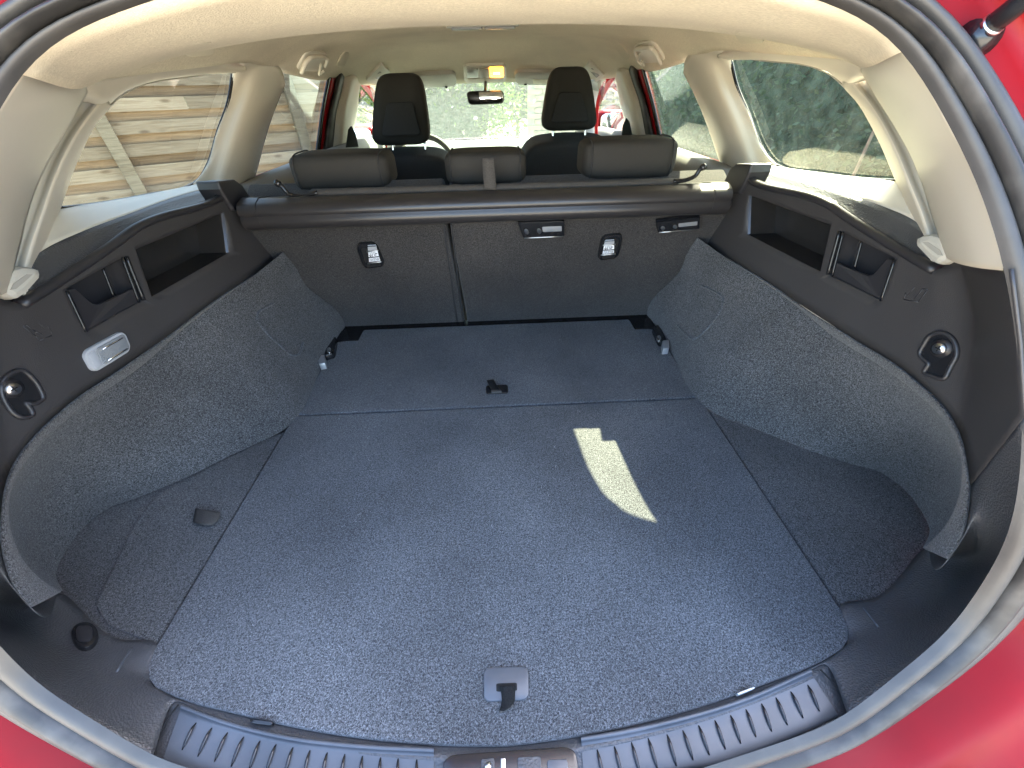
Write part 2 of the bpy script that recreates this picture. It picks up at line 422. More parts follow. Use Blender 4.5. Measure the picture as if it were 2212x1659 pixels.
def slab(name, pts, th, m, parent, bev=0, label=None, smooth=False):
    """extrude polygon by vector th"""
    n = len(pts); vs = list(pts)+[p+th for p in pts]
    fs = [tuple(range(n)), tuple(range(2*n-1, n-1, -1))]+[(i, i+n, (i+1) % n+n, (i+1) % n) for i in range(n)]
    o = obj(name, vs, fs, m, parent, smooth=smooth, bev=bev, label=label)
    return o
def bvh_of(names):
    vs, fs = merge([GEO[k] for k in names]); return BVHTree.FromPolygons([tuple(v) for v in vs], fs)
def hitf(bv):
    def g(u, v):
        C, d = ray(u, v); h = bv.ray_cast(Vector(C), Vector(d).normalized())
        if h[0] is None:
            du = 1 if u < 1106 else -1                 # just off the surface: take its nearest edge
            for k in range(1, 45):
                for a, b in ((0, -1), (-du, 0), (du, 0), (0, 1), (du, -1), (-du, -1)):
                    C, d2 = ray(u+a*k, v+b*k); h2 = bv.ray_cast(Vector(C), Vector(d2).normalized())
                    if h2[0] is not None: return C + d*np.linalg.norm(np.array(h2[0])-C)/np.linalg.norm(d2)
            raise ValueError(('nohit', u, v))
        return np.array(h[0])
    return g
def hq(px, bv): g = hitf(bv); return [g(u, v) for u, v in px]

# ================================================================== the car
GROUND = -.62
car = new_empty("station_wagon", (0, 1.6, GROUND), "red station wagon seen into its open cargo bay", "car")
RS = {}
# ---- tailgate seal loop (right half traced, mirrored)
sealpx = [(1795, 0), (1875, 30), (1942, 77), (2008, 167), (2058, 260), (2108, 350), (2158, 483), (2188, 590), (2208, 720), (2222, 850), (2222, 1000), (2205, 1123), (2142, 1256), (2058, 1373), (1925, 1483), (1835, 1556), (1700, 1612), (1558, 1659)]
sealR = PX(sealpx, f_seal())
topc = V(0, .49, .715); botc = V(0, .044, .012)
seal = [topc, V(.16, .45, .705)] + sealR + [V(.14, .052, .014), botc] + mir([V(.14, .052, .014)] + sealR[::-1]) + [V(-.16, .45, .705)]
LOOP = cr(seal, 160, closed=True)
for _ in range(5): LOOP = [LOOP[i-1]*.25+LOOP[i]*.5+LOOP[(i+1) % 160]*.25 for i in range(160)]
def outward(p, k):
    r = V(p[0], 0, p[2]-.34); L = np.linalg.norm(r); r = r/L
    wf = IP(p[2], [.15, .45, .68], [1.4, .85, .5]); k = k*wf if k < .06 else k-.06*(1-wf)
    return p + r*k
def off(k, y): return [outward(p, k)+V(0, y, 0) for p in LOOP]
def off2(k, ylow, yhigh):
    R = []
    for p in LOOP:
        wl = max(0, min(1, (.42-p[2])/.35)); R.append(outward(p, k)+V(0, ylow*wl+yhigh*(1-wl), 0))
    return R
def CLAMP(P): return [V(max(-.86, min(.86, p[0])), p[1] + (.10*max(0, (p[2]-.55)/.3) if p[2] > .55 else 0), min(.84, p[2])) for p in P]
loft("seal_lip", [off(-.002, .004), off(.003, -.004), off(.010, -.006), off(.014, 0)], "rubber_flange", car, nu=200, per=3, closed=True, sol=0)
loft("tailgate_seal", [off(.014, .0), off(.016, -.010), off(.023, -.016), off(.030, -.010), off(.031, .0)], "rubber", car, nu=200, per=4, closed=True, sol=0, label="black rubber tailgate seal round the opening")
loft("seal_flange", [off(.031, .002), off(.036, -.006), off(.044, -.010), off(.052, -.006), off(.054, .006)], "rubber_flange", car, nu=200, per=3, closed=True, sol=0)
loft("body_gutter", [off(.050, .004), off(.060, .028), off(.085, .032), off2(.105, .016, .026), off2(.120, -.03, -.014), off2(.150, -.055, -.022), off2(.20, -.11, -.030), CLAMP(off2(.30, -.17, -.05)), CLAMP(off2(.46, -.20, -.08)), CLAMP(off2(.60, -.12, .02))], "red_paint", car, nu=200, per=4, closed=True, sol=.002, label="glossy red painted body flange round the opening")

# ---- side trims, right side traced in the photograph's geometry, left mirrored
cols = [
 [(1507, 511), (1519, 487), (1572, 441), (1602, 385)],
 [(1548, 541), (1615, 506), (1618, 421), (1622, 388)],
 [(1690, 630), (1773, 587), (1796, 486), (1800, 445)],
 [(1712, 646), (1788, 592), (1814, 497), (1824, 462)],
 [(1850, 735), (1903, 649), (1935, 557), (1938, 533)],
 [(1958, 803), (1990, 715), (2010, 640), (2022, 582)],
 [(2068, 920), (2095, 800), (2108, 690), (2075, 553)],
 [(2098, 1050), (2165, 930), (2190, 780), (2183, 585)],
]
C3 = [[solve(u, v, f_trim()) for u, v in c] for c in cols]
C3[-1][1] = solve(2215, 900, f_seal(-.001)); C3[-1][2] = solve(2205, 740, f_seal(-.001)); C3[-1][3] = solve(2186, 583, f_seal(-.001))
NR = 4; NI = 8
rows = []
for r in range(NR):
    pts = [c[r] for c in C3]; row = []
    for i in range(len(pts)-1):
        p1, p2 = pts[i], pts[i+1]; p0 = pts[i-1] if i else p1; p3 = pts[i+2] if i+2 < len(pts) else p2
        sp = (i in (1, 3)) and r in (1, 2)
        for k in range(NI):
            t = k/NI
            if sp or i == 2: row.append(p1*(1-t)+p2*t)
            else:
                m1 = (p2-p0)*.5*min(1, np.linalg.norm(p2-p1)/(np.linalg.norm(p1-p0)+1e-6)); m2 = (p3-p1)*.5*min(1, np.linalg.norm(p2-p1)/(np.linalg.norm(p3-p2)+1e-6))
                row.append((2*t**3-3*t*t+1)*p1+(t**3-2*t*t+t)*m1+(-2*t**3+3*t*t)*p2+(t**3-t*t)*m2)
    row.append(pts[-1]); rows.append(row)
nu = len(rows[0]); SV = 4; grid = []
for r in range(NR-1):
    for k in range(SV): grid.append([a*(1-k/SV)+b*k/SV for a, b in zip(rows[r], rows[r+1])])
grid.append(rows[-1])
def inpocket(i, j): return SV <= j < 2*SV and (NI <= i < 2*NI or 3*NI <= i < 4*NI)
tv = [p for g in grid for p in g]; tf = lift('', nu, len(grid), None, inpocket)
def pocket(i0, i1, depth):
    out = V(1, 0, 0)
    def loopat(d, inset=0):
        P = [grid[SV][i] for i in range(i0, i1+1)] + [grid[j][i1] for j in range(SV+1, 2*SV+1)] + [grid[2*SV][i] for i in range(i1-1, i0-1, -1)] + [grid[j][i0] for j in range(2*SV-1, SV, -1)]
        c = sum(P)/len(P)
        return [p+out*d+(c-p)*inset for p in P]
    L = [loopat(0), loopat(.004, .03), loopat(depth, .10)]
    K = len(L[0]); vs = [p for l_ in L for p in l_]; fs = []
    for j in range(2):
        for i in range(K):
            a = j*K+i; b = j*K+(i+1) % K; fs.append((a, b, b+K, a+K))
    vs.append(sum(L[2])/K); fs += [(2*K+i, 2*K+(i+1) % K, len(vs)-1) for i in range(K)]
    return vs, fs
PK1 = pocket(NI, 2*NI, .055); PK2 = pocket(3*NI, 4*NI, .035)
# lower wrap of the trim round the rear corner down to the sill
inner = [C3[-1][0], solve(2093, 1110, f_trim()), solve(2078, 1165, f_trim()), solve(2050, 1206, f_trim(-.005)), solve(1990, 1190, f_z(.012)), solve(1888, 1293, f_z(.0)), solve(1812, 1314, f_z(-.002)), solve(1828, 1372, f_z(-.006)), solve(1785, 1428, f_z(-.006)), solve(1745, 1447, f_z(-.006))]
outer = [C3[-1][1]] + PX([(2222, 1000), (2205, 1123), (2142, 1256), (2058, 1373), (1960, 1456), (1835, 1556)], f_seal(.002))
midl = [C3[-1][0]*.6+C3[-1][1]*.4, solve(2118, 1120, f_trim(.0)), solve(2085, 1240, f_z(.06)), solve(1990, 1310, f_z(.022)), solve(1925, 1345, f_z(.014)), solve(1870, 1380, f_z(.008)), solve(1790, 1440, f_z(.0))]

# carpet side lining
top = [C3[i][0] for i in range(0, 8)] + inner[1:4]
rim_in_px = [(1507, 513), (1560, 553), (1640, 604), (1708, 652), (1808, 732), (1908, 795), (1975, 845), (2025, 892), (2058, 938), (2076, 986), (2078, 1040), (2062, 1100), (2030, 1150), (1992, 1182)]
rim_in = PX(rim_in_px, f_trim(.008))
top_out = [p + V(-.004, 0, .0) for p in top]
rimrows = [top, [p+V(-.006, 0, .001) for p in cr(top, 30)], [a*.5+b*.5+V(-.006, 0, .002) for a, b in zip(cr(top, 30), cr(rim_in, 30))], rim_in, [p+V(.012, 0, -.004) for p in rim_in]]
botpx = [(1410, 700), (1432, 738), (1452, 772), (1500, 858), (1528, 883), (1641, 930), (1741, 970), (1841, 1003), (1901, 1020), (1945, 1050), (1991, 1106), (2008, 1143), (1995, 1180)]
bot = PX(botpx, f_z(-.001))
seatedge = PX([(1402, 697), (1397, 676), (1410, 645), (1444, 612), (1463, 594), (1489, 538), (1507, 513)], f_seat(-.004))
nu2 = 60; B_ = cr(bot, nu2); T_ = cr([p+V(.012, 0, -.004) for p in rim_in], nu2); E_ = cr(seatedge, 13)
wall = []
for r_ in range(13):
    t = r_/12; row = []
    for i in range(nu2):
        s = i/(nu2-1)
        base = B_[i]*(1-t)+T_[i]*t
        linE = B_[0]*(1-t)+T_[0]*t
        dec = max(0, 1-s/.45)**1.6
        p = base + (E_[r_]-linE)*dec
        # hollow of the rear side pocket
        p = p + V(1, 0, 0)*.05*math.sin(math.pi*t)*IP(s, [.4, .75, 1], [0, 1, .3])
        row.append(p)
    wall.append(row)
wv = [p for r_ in wall for p in r_]; wf = lift('', nu2, 13, None)

# light frame, pillar and window curves (right side)
US = PX([(1478, 152), (1481, 122), (1495, 107), (1601, 110), (1741, 120), (1841, 128), (1908, 134), (1936, 136)], f_x(.60))
USH = PX([(1548, 107), (1601, 110), (1741, 120), (1841, 128), (1900, 132)], f_x(.60))
WL = PX([(1556, 131)], f_glass(-.022)) + PX([(1661, 133), (1768, 150), (1795, 163), (1825, 190)], f_glass(-.012)) + PX([(1842, 182), (1876, 172)], f_x(.626))
WLx = [a*.5+b*.5+V(-.002, 0, -.003) for a, b in zip(cr(USH, 30), cr(WL, 30))]
USH = [p+V(.003, 0, .002) for p in USH]; WL = [p+V(.003, 0, .002) for p in WL]
USH[0] = USH[0]+V(.014, 0, 0); WL[0] = WL[0]+V(.014, 0, 0)
CF = [solve(1476, 158, f_x(.61))] + PX([(1497, 197), (1525, 263), (1545, 320), (1563, 376), (1566, 392)], f_glass(.0))
CM1 = [solve(1483, 124, f_x(.60)), solve(1498, 165, f_glass(-.034))] + PX([(1507, 190), (1520, 210), (1548, 270), (1568, 325), (1588, 378), (1592, 392)], f_glass(-.035))
CM2 = [solve(1510, 105, f_x(.60)), solve(1532, 148, f_glass(-.036))] + PX([(1541, 172), (1555, 205), (1580, 265), (1600, 320), (1620, 372), (1624, 390)], f_glass(-.036))
CR1 = [solve(1552, 106, f_x(.60)), solve(1556, 132, f_glass(-.02))] + PX([(1562, 153), (1572, 185), (1595, 235), (1618, 290), (1642, 348), (1650, 362)], f_glass(-.014))
CR2 = [solve(1577, 117, f_glass(-.006))] + PX([(1580, 136), (1592, 185), (1620, 250), (1650, 325), (1682, 360), (1690, 366)], f_glass(-.002))
DA = PX([(1825, 190), (1858, 228), (1881, 268), (1905, 316), (1933, 383), (1956, 433), (1968, 500), (1976, 538)], f_glass(-.012))
DA0 = [p+V(.014, .012, 0) for p in DA]
S1 = PX([(1832, 164), (1843, 179), (1875, 217), (1908, 267), (1941, 333), (1968, 400), (1995, 467), (2010, 515), (2014, 574)], f_x(.628))
S2 = PX([(1860, 155), (1873, 173), (1895, 210), (1931, 267), (1968, 333), (1995, 400), (2015, 467), (2031, 515), (2046, 556)], f_x(.612))
SE = PX([(1953, 108), (2008, 167), (2058, 260), (2108, 350), (2158, 483), (2187, 585)], f_seal(.006))
S2r = cr(S2, 14); SEr = cr(SE, 14)
Q1 = [a*.66+b*.34+V(-.012, -.004, 0) for a, b in zip(S2r, SEr)]; _eA = V(.60, .80, float(np.interp(.80, [p[1] for p in US][::-1], [p[2] for p in US][::-1])))
Q1[0] = SE[0]*.30+_eA*.70+V(0, 0, .012)
Q2 = [a*.3+b*.7+V(-.012, -.004, 0) for a, b in zip(S2r, SEr)]; Q2[0] = SE[0]*.68+_eA*.32+V(0, 0, .012)
SHG = PX([(1600, 352), (1640, 352), (1690, 362), (1760, 372), (1850, 383), (1935, 390), (2000, 400)], f_glass(-.001))
SHB = PX([(1636, 366), (1720, 385), (1801, 411), (1896, 442), (1960, 468)], f_x(.655)) + [solve(2010, 500, f_x(.64))]
R3 = [c[3] for c in C3][:6]
R3 = [solve(1607, 377, f_trim(.004))] + R3[1:]

CARGO = {}
for side in (1, -1):
    mm = (lambda P: P) if side == 1 else (lambda P: mir(P))
    nm = "right" if side == 1 else "left"
    t = obj("side_trim", mm(tv), tf, "black_plastic", car, sol=.002); CARGO[nm] = [t.name]
    o = obj("storage_pocket", mm(PK1[0]), PK1[1], "pocket_gloss", t, sol=0, smooth=False); CARGO[nm].append(o.name)
    obj("holder_recess", mm(PK2[0]), PK2[1], "black_trim", t, smooth=False)
    o = loft("corner_trim", [mm(inner), mm(midl), mm(outer)], "sill_plastic", car, nu=60, per=5, sol=.001); CARGO[nm].append(o.name)
    o = obj("carpet_lining", mm(wv), wf, "carpet_side", car, sol=0); CARGO[nm+'w'] = [o.name]
    loft("carpet_rim", [mm(x) for x in rimrows], "carpet_side", o, nu=90, per=3, sol=0)
    tube("trim_rail", mm([p+V(.002, 0, -.002) for p in R3]), .009, "black_trim", t, n=50, flat=.75)
    loft("window_shelf", [mm([p+V(.006, 0, .004) for p in R3]), mm([a*.5+b*.5+V(0, 0, -.012) for a, b in zip(cr(R3, 20), cr(SHB, 20))]), mm(SHB)], "sill_plastic", car, nu=50, per=4)
    loft("window_ledge", [mm(SHB), mm([a*.5+b*.5+V(0, 0, .002) for a, b in zip(cr(SHB, 20), cr(SHG, 20))]), mm(SHG)], "beige_plastic", car, nu=50, per=4)
    pt = loft("pillar_trim", [mm(CF), mm(CM1), mm(CM2), mm(CR1), mm(CR2)], "beige_plastic", car, nu=30, per=4)
    loft("header_trim", [mm(USH), mm(WLx), mm(WL)], "beige_plastic", car, nu=60, per=4)
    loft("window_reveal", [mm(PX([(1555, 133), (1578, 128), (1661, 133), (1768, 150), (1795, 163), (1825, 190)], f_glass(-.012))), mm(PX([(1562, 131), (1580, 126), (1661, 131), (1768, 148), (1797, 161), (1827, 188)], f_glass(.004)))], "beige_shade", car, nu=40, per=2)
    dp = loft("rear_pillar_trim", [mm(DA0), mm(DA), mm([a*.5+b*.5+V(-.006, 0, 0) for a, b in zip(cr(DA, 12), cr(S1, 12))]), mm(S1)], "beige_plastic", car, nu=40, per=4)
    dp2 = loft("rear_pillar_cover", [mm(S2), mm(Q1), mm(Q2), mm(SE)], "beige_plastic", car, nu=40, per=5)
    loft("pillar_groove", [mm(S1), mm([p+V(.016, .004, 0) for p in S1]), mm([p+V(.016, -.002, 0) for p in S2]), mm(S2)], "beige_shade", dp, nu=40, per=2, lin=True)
    CARGO[nm+'p'] = [pt.name, dp.name, dp2.name]
    # pillar foot
    fpx = [(1969, 512), (2008, 505), (2036, 512), (2056, 541), (2048, 557), (2024, 578), (2000, 562), (1974, 534)]
    ft = mm([solve(u, v, f_x(.615)) for u, v in fpx])
    ft = mm([solve(u, v, f_x(.606)) for u, v in fpx])
    slab("pillar_foot", ft, V(.03*side, 0, 0), "beige_shade", dp, bev=.009)
    slab("foot_slot", mm([solve(u, v, f_x(.6055)) for u, v in [(1992, 523), (2003, 522), (2030, 540), (2036, 552), (2026, 551), (2008, 537)]]), V(.006*side, 0, 0), "lens_grey", car)
    # holder front, divider and bead
    hp = [(1795, 597), (1903, 651), (1932, 562), (1916, 559), (1904, 572), (1893, 586), (1885, 593), (1874, 595), (1858, 590), (1842, 583), (1820, 573), (1809, 568), (1803, 569)]
    slab("holder_front", mm([solve(u, v, f_trim(.002)) for u, v in hp]), V(.006*side, 0, 0), "black_trim", t, bev=.0015)
    tube("bead", mm(PX([(1903, 650), (1933, 562)], f_trim(-.001))), .0022, "gloss_black", t, n=8)
    tube("bead", mm(PX([(1788, 593), (1814, 499)], f_trim(-.001))), .003, "gloss_black", t, n=8)
    tube("bead", mm(PX([(1797, 597), (1822, 500)], f_trim(-.001))), .002, "gloss_black", t, n=8)
    tube("divider", mm(PX([(1862, 519), (1845, 582)], f_trim(.012))), .002, "gloss_black", t, n=8)
    # front end block of the rail
    slab("rail_bracket", mm([solve(u, v, f_x(.575)) for u, v in [(1563, 392), (1575, 366), (1590, 353), (1622, 354), (1618, 372), (1605, 400), (1596, 418), (1583, 420)]]), V(.05*side, 0, 0), "black_trim", t, bev=.004)
    # side and quarter glass
    gq = PX([(1578, 126), (1661, 130), (1768, 147), (1830, 190)], f_glass(.003))
    gb = PX([(1690, 366), (1760, 376), (1850, 388), (1990, 402)], f_glass(.003))
    gq = PX([(1572, 122), (1661, 127), (1768, 142), (1840, 182)], f_glass(.003))
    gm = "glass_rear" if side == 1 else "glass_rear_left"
    gbb = [gb[0]]+gb[1:]
    ql = [(1568, 100), (1573, 125), (1600, 200), (1630, 270), (1655, 335), (1690, 366)]; qr = [(1812, 118), (1846, 182), (1890, 260), (1930, 330), (1965, 380), (2000, 402)]
    loft("quarter_window", [mm(PX(ql, f_glass(.004))), mm(PX(qr, f_glass(.004)))], gm, car, nu=20, per=1, lin=True, sol=0)
    fr = PX([(1578, 127), (1592, 185), (1618, 248), (1648, 324), (1664, 348), (1690, 363), (1760, 374), (1850, 386), (1940, 392)], f_glass(-.0005))
    tube("window_seal", mm(fr), .004, "gloss_black", car, n=60)
    # rear door: glass, black guide, red frame, B pillar
    def ff(pts, o_=0): return mm(PX(pts, f_glass(o_)))
    e0 = [(1388, 138), (1396, 166), (1410, 216), (1427, 291), (1450, 400)]
    loft("door_window", [ff([(1386, 136), (1410, 216), (1427, 291), (1450, 402)], .012), ff([(1490, 136), (1535, 230), (1580, 330), (1600, 402)], .012)], gm, car, nu=14, per=1, lin=True, sol=0)
    loft("door_guide", [ff([(1384, 138), (1392, 166), (1406, 216), (1421, 291), (1440, 400)], .0), ff(e0, .0)], "gloss_black", car, nu=20, per=1, lin=True, sol=.008)
    loft("door_frame", [ff([(1371, 140), (1380, 170), (1395, 216), (1413, 291), (1436, 400)], .0), ff([(1385, 138), (1393, 166), (1407, 216), (1422, 291), (1441, 400)], .002)], "red_paint", car, nu=20, per=1, lin=True, sol=.010)
    loft("door_weatherstrip", [ff([(1356, 142), (1364, 172), (1380, 218), (1394, 291), (1412, 400)], -.012), ff([(1364, 141), (1372, 170), (1388, 217), (1404, 291), (1424, 400)], -.022), ff([(1373, 140), (1381, 170), (1396, 216), (1414, 291), (1437, 400)], -.004)], "rubber", car, nu=20, per=3, sol=.004)
    loft("pillar_trim", [ff([(1316, 148), (1332, 178), (1338, 214), (1360, 293), (1384, 400)], -.01), ff([(1335, 148), (1345, 175), (1358, 217), (1375, 292), (1396, 400)], -.045), ff([(1358, 142), (1366, 172), (1382, 218), (1396, 291), (1414, 400)], -.012)], "beige_plastic", car, nu=20, per=5, sol=.004)
    # seat belt on the B pillar
    slab("seat_belt", mm([solve(u, v, f_x(.60)) for u, v in [(1352, 255), (1358, 262), (1366, 300), (1342, 300), (1345, 272)]]), V(.004*side, 0, 0), "strap_web", car, label="dark seat belt on the pillar")
    # A pillar and front door glass
    ya = f_y(2.62)
    loft("front_pillar_trim", [mm(PX([(1320, 160), (1301, 178), (1289, 210), (1284, 250), (1284, 310)], ya)), mm(PX([(1300, 150), (1280, 175), (1268, 215), (1262, 260), (1262, 320)], f_y(2.60))), mm(PX([(1262, 160), (1250, 190), (1246, 220), (1246, 260), (1246, 320)], ya))], "beige_plastic", car, nu=20, per=3, sol=.01)
    loft("front_door_frame", [mm(PX([(1322, 166), (1306, 184), (1296, 214), (1292, 252), (1291, 312)], f_y(2.66))), mm(PX([(1318, 158), (1300, 177), (1288, 210), (1283, 252), (1283, 312)], f_y(2.67)))], "red_paint", car, nu=20, per=2, sol=.01)
    loft("front_door_window", [ff([(1316, 150), (1338, 214), (1360, 293), (1384, 400)], .012), mm([V(.66, 2.45, .66), V(.70, 2.9, .56), V(.72, 3.2, .47), V(.75, 3.45, .36)])], "glass_front", car, nu=12, per=1, lin=True, sol=0)
    # door tops / belt line, forward of the pillar
    loft("door_trim", [mm([V(.735, 1.0, .40), V(.735, 1.6, .405), V(.735, 2.3, .40), V(.74, 3.4, .36)]), mm([V(.70, 1.0, .425), V(.70, 1.6, .43), V(.70, 2.3, .425), V(.70, 3.4, .39)]), mm([V(.62, 1.0, .40), V(.62, 1.6, .40), V(.62, 2.3, .40), V(.64, 3.4, .36)]), mm([V(.61, 1.0, .1), V(.61, 1.6, .1), V(.61, 2.3, .1), V(.62, 3.4, .1)])], "dash_grey", car, nu=30, per=3)
    obj("bounce_blocker", *box((side*.79, .66, .04), (.004, .95, .70)), "black_trim", car, smooth=False)  # unseen black sheet added to block red light bounced off the body side
    # outer body side
    loft("body_side", [mm([V(.745, .30, .425), V(.745, 1.0, .42), V(.745, 2.2, .41), V(.76, 3.4, .35)]), mm([V(.80, .22, .36), V(.82, 1.0, .36), V(.82, 2.2, .35), V(.82, 3.9, .28)]), mm([V(.80, .15, .05), V(.86, 1.0, .05), V(.86, 2.2, .05), V(.86, 4.1, .02)]), mm([V(.76, .15, -.40), V(.82, 1.0, -.42), V(.82, 2.2, -.42), V(.82, 4.1, -.40)])], "red_paint", car, nu=40, per=4)
    loft("cant_rail", [mm([V(.655, .60, .68), V(.655, 1.5, .705), V(.655, 2.3, .695), V(.68, 2.7, .62), V(.76, 3.5, .36)]), mm([V(.60, .55, .74), V(.62, 1.5, .78), V(.62, 2.3, .76), V(.64, 2.7, .66), V(.74, 3.5, .38)])], "red_paint", car, nu=30, per=3, sol=.006)
    loft("quarter_panel", [mm(PX([(1800, 146), (1842, 184), (1890, 260), (1930, 330), (1965, 380), (1998, 402)], f_glass(.012))), mm([V(.66, .60, .70), V(.70, .52, .62), V(.75, .44, .50), V(.78, .36, .42), V(.80, .34, .36)]), mm([V(.58, .46, .74), V(.66, .40, .64), V(.73, .30, .50), V(.78, .20, .40), V(.80, .15, .34)])], "red_paint", car, nu=20, per=4, sol=.003)
    # gas strut of the tailgate
    a = solve(2100, 82, f_y(.33)) if side == 1 else None
    A3 = V(.47, .36, .66)
    A3 = solve(2106, 84, f_seal(-.014))
    B3 = A3 + (solve(2205, 5, f_y(A3[1]-.02))-A3)*5
    st = tube("gas_strut", mm([A3, A3*.4+B3*.6]), .008, "gloss_black", car, n=4, seg=16, label="black gas strut of the tailgate")
    tube("strut_rod", mm([A3*.4+B3*.6, B3]), .005, "chrome", st, n=3, seg=10)
    tube("ball_joint", mm([A3+V(-.008, 0, 0), A3+V(.010, 0, 0)]), .0125, "gloss_black", st, n=3, seg=16)
    tube("cap", mm([A3*.93+B3*.07, A3*.91+B3*.09]), .009, "metal", st, n=3, seg=16)

# ---- roof lining
prof = [(.80, .703), (.835, .722), (.90, .742), (1.05, .762), (1.3, .772), (1.5, .776), (1.9, .777), (2.06, .772), (2.14, .758), (2.22, .735), (2.36, .69), (2.50, .642)]
def edge_at(Y):
    ys = [p[1] for p in US][::-1]; zs = [p[2] for p in US][::-1]
    if Y <= 1.42: return .60, IP(Y, ys, zs)
    return IP(Y, [1.42, 1.55, 1.7, 2.2, 2.5], [.60, .63, .65, .65, .62]), IP(Y, [1.42, 1.50, 1.65, 2.1, 2.5], [.70, .675, .656, .664, .645])
rowsH = []
topedge = [p for p in [SE[0]] + PX([(1942, 77), (1875, 30), (1795, 0)], f_seal(.004))] + [V(.16, .455, .703), topc+V(0, .005, -.004)]
full = topedge + mir(topedge[:-1][::-1])
n_h = 81
def hrow(Y, zc, pw=3.0):
    xe, ze = edge_at(Y)
    if Y < .9: xe = .60
    return [V(x, Y, zc-(zc-ze)*abs(x/xe)**pw) for x in np.linspace(xe, -xe, n_h)]
r0 = cr(full, n_h)
rA = hrow(.80, .703, 2.6)
r1 = [a*.62+b*.38+V(0, 0, -.010) for a, b in zip(r0, rA)]
r2 = [a*.25+b*.75+V(0, 0, -.006) for a, b in zip(r0, rA)]
hr = [r0, r1, r2] + [hrow(Y, z, 2.6 if Y < .9 else (4.5 if Y < 2.3 else 3)) for Y, z in prof]
roof = loft("roof_lining", hr, "headliner", car, nu=n_h, per=3, linu=True, sol=.003, label="beige fabric roof lining")
RB = bvh_of([roof.name])
# painted roof skin
loft("roof_panel", [[V(x, Y, z-.05*(abs(x)/.62)**3) for x in np.linspace(.64, -.64, 21)] for Y, z in [(.42, .745), (.8, .80), (1.5, .835), (2.1, .825), (2.55, .72)]], "red_paint", car, nu=21, per=4, linu=True, sol=.004)

# roof fittings
def onroof(px): return hq(px, RB)
lamp = onroof(rect(958, 36, 1114, 48)); cl = sum(lamp)/4
q = [V(-.105, 1.52, .774), V(.100, 1.52, .774), V(.100, 1.46, .773), V(-.105, 1.46, .773)]
rl = plate("rear_dome_lamp", q, .014, "beige_shade", car, r=.3, rx=.1, n=V(0, -.25, -.97), label="rear dome lamp on the roof lining")
q = [V(-.092, 1.515, .762), V(-.004, 1.515, .762), V(-.004, 1.468, .760), V(-.092, 1.468, .760)]
plate("lens", q, .006, "lens_clear", rl, r=.3, rx=.1, n=V(0, -.25, -.97))
q = [V(.002, 1.515, .762), V(.090, 1.515, .762), V(.090, 1.468, .760), V(.002, 1.468, .760)]
plate("lens", q, .006, "lens_clear", rl, r=.3, rx=.1, n=V(0, -.25, -.97))
for px, lb in (([(398, 92), (466, 84), (462, 116), (402, 122)], "left"), ([(1582, 62), (1640, 60), (1652, 92), (1598, 92)], "right")):
    try: plate("blank_cover", onroof(px), .002, "headliner_dust", roof, r=.25, bev=.002)
    except ValueError: pass
for px in ([(741, 110), (757, 113), (742, 146), (724, 143)], [(1325, 95), (1343, 92), (1363, 125), (1348, 130)]):
    plate("clip_cover", onroof(px), .002, "headliner_dust", roof, r=.3, rx=.4)
# grab handles
for s_, px, hpx in ((-1, [(660, 108), (709, 110), (694, 152), (636, 150)], [(683, 128), (697, 130), (692, 150), (674, 148)]), (1, [(1368, 92), (1412, 84), (1442, 130), (1384, 134)], [(1378, 107), (1394, 104), (1402, 128), (1388, 133)])):
    q = onroof(px); n_ = qn(q)
    gh = plate("grab_handle", q, .006, "beige_plastic", car, r=.25, bev=.004, label="beige folding grab handle %s the roof edge" % ("on the left of" if s_ < 0 else "on the right of"))
    a_, b_ = (0, 3) if s_ < 0 else (1, 2)
    bar = [bil(q, .12, .95), bil(q, .12, .2), bil(q, .5, .12), bil(q, .88, .2), bil(q, .92, .55)]
    if s_ > 0: bar = [bil(q, .88, .95), bil(q, .88, .2), bil(q, .5, .12), bil(q, .12, .2), bil(q, .08, .55)]
    tube("handle_grip", [p+n_*.012 for p in bar], .007, "beige_plastic", gh, n=24, flat=.8)
    hk = onroof(hpx); hn = qn(hk)
    tube("coat_hook", [bil(hk, .5, .05)+hn*.008, bil(hk, .2, .6)+hn*.02, bil(hk, .5, .95)+hn*.018, bil(hk, .75, .5)+hn*.02], .004, "beige_plastic", gh, n=16)
# front corner clips of the sun visors / side vents
for px in ([(788, 168), (822, 132), (842, 150), (812, 178)], [(1262, 142), (1275, 126), (1308, 158), (1288, 172)]):
    q = onroof(px)
    cv = plate("corner_bracket", q, .012, "beige_plastic", car, r=.12, bev=.003)
    plate("slot", sub4(q, .35, .25, .75, .8, .0125), .001, "lens_grey", cv, r=.15)
# overhead console
yq = f_y(2.33)
OQ = onroof([(1000, 136), (1093, 134), (1094, 172), (1003, 174)])
oc = plate("overhead_console", OQ, .012, "beige_plastic", car, r=.22, rx=.09, bev=.005, label="overhead console with lit amber map lamp")
plate("map_lamp", sub4(OQ, .07, .12, .34, .62, .0122), .004, "lens_grey", oc, r=.1)
plate("switch_panel", sub4(OQ, .37, .12, .60, .64, .0122), .005, "beige_shade", oc, r=.1)
al = plate("amber_lamp", sub4(OQ, .61, .07, .93, .62, .0122), .004, "amber_lens", oc, r=.1, label="lit amber map lamp lens")
tube("bulb", [bil(OQ, .70, .36)+qn(OQ)*.0155, bil(OQ, .84, .36)+qn(OQ)*.0155], .005, "amber_bulb", al if al.parent.parent is None else oc, n=6)
plate("console_lid", sub4(OQ, .08, .68, .93, .94, .0122), .003, "beige_plastic", oc, r=.2, rx=.03)
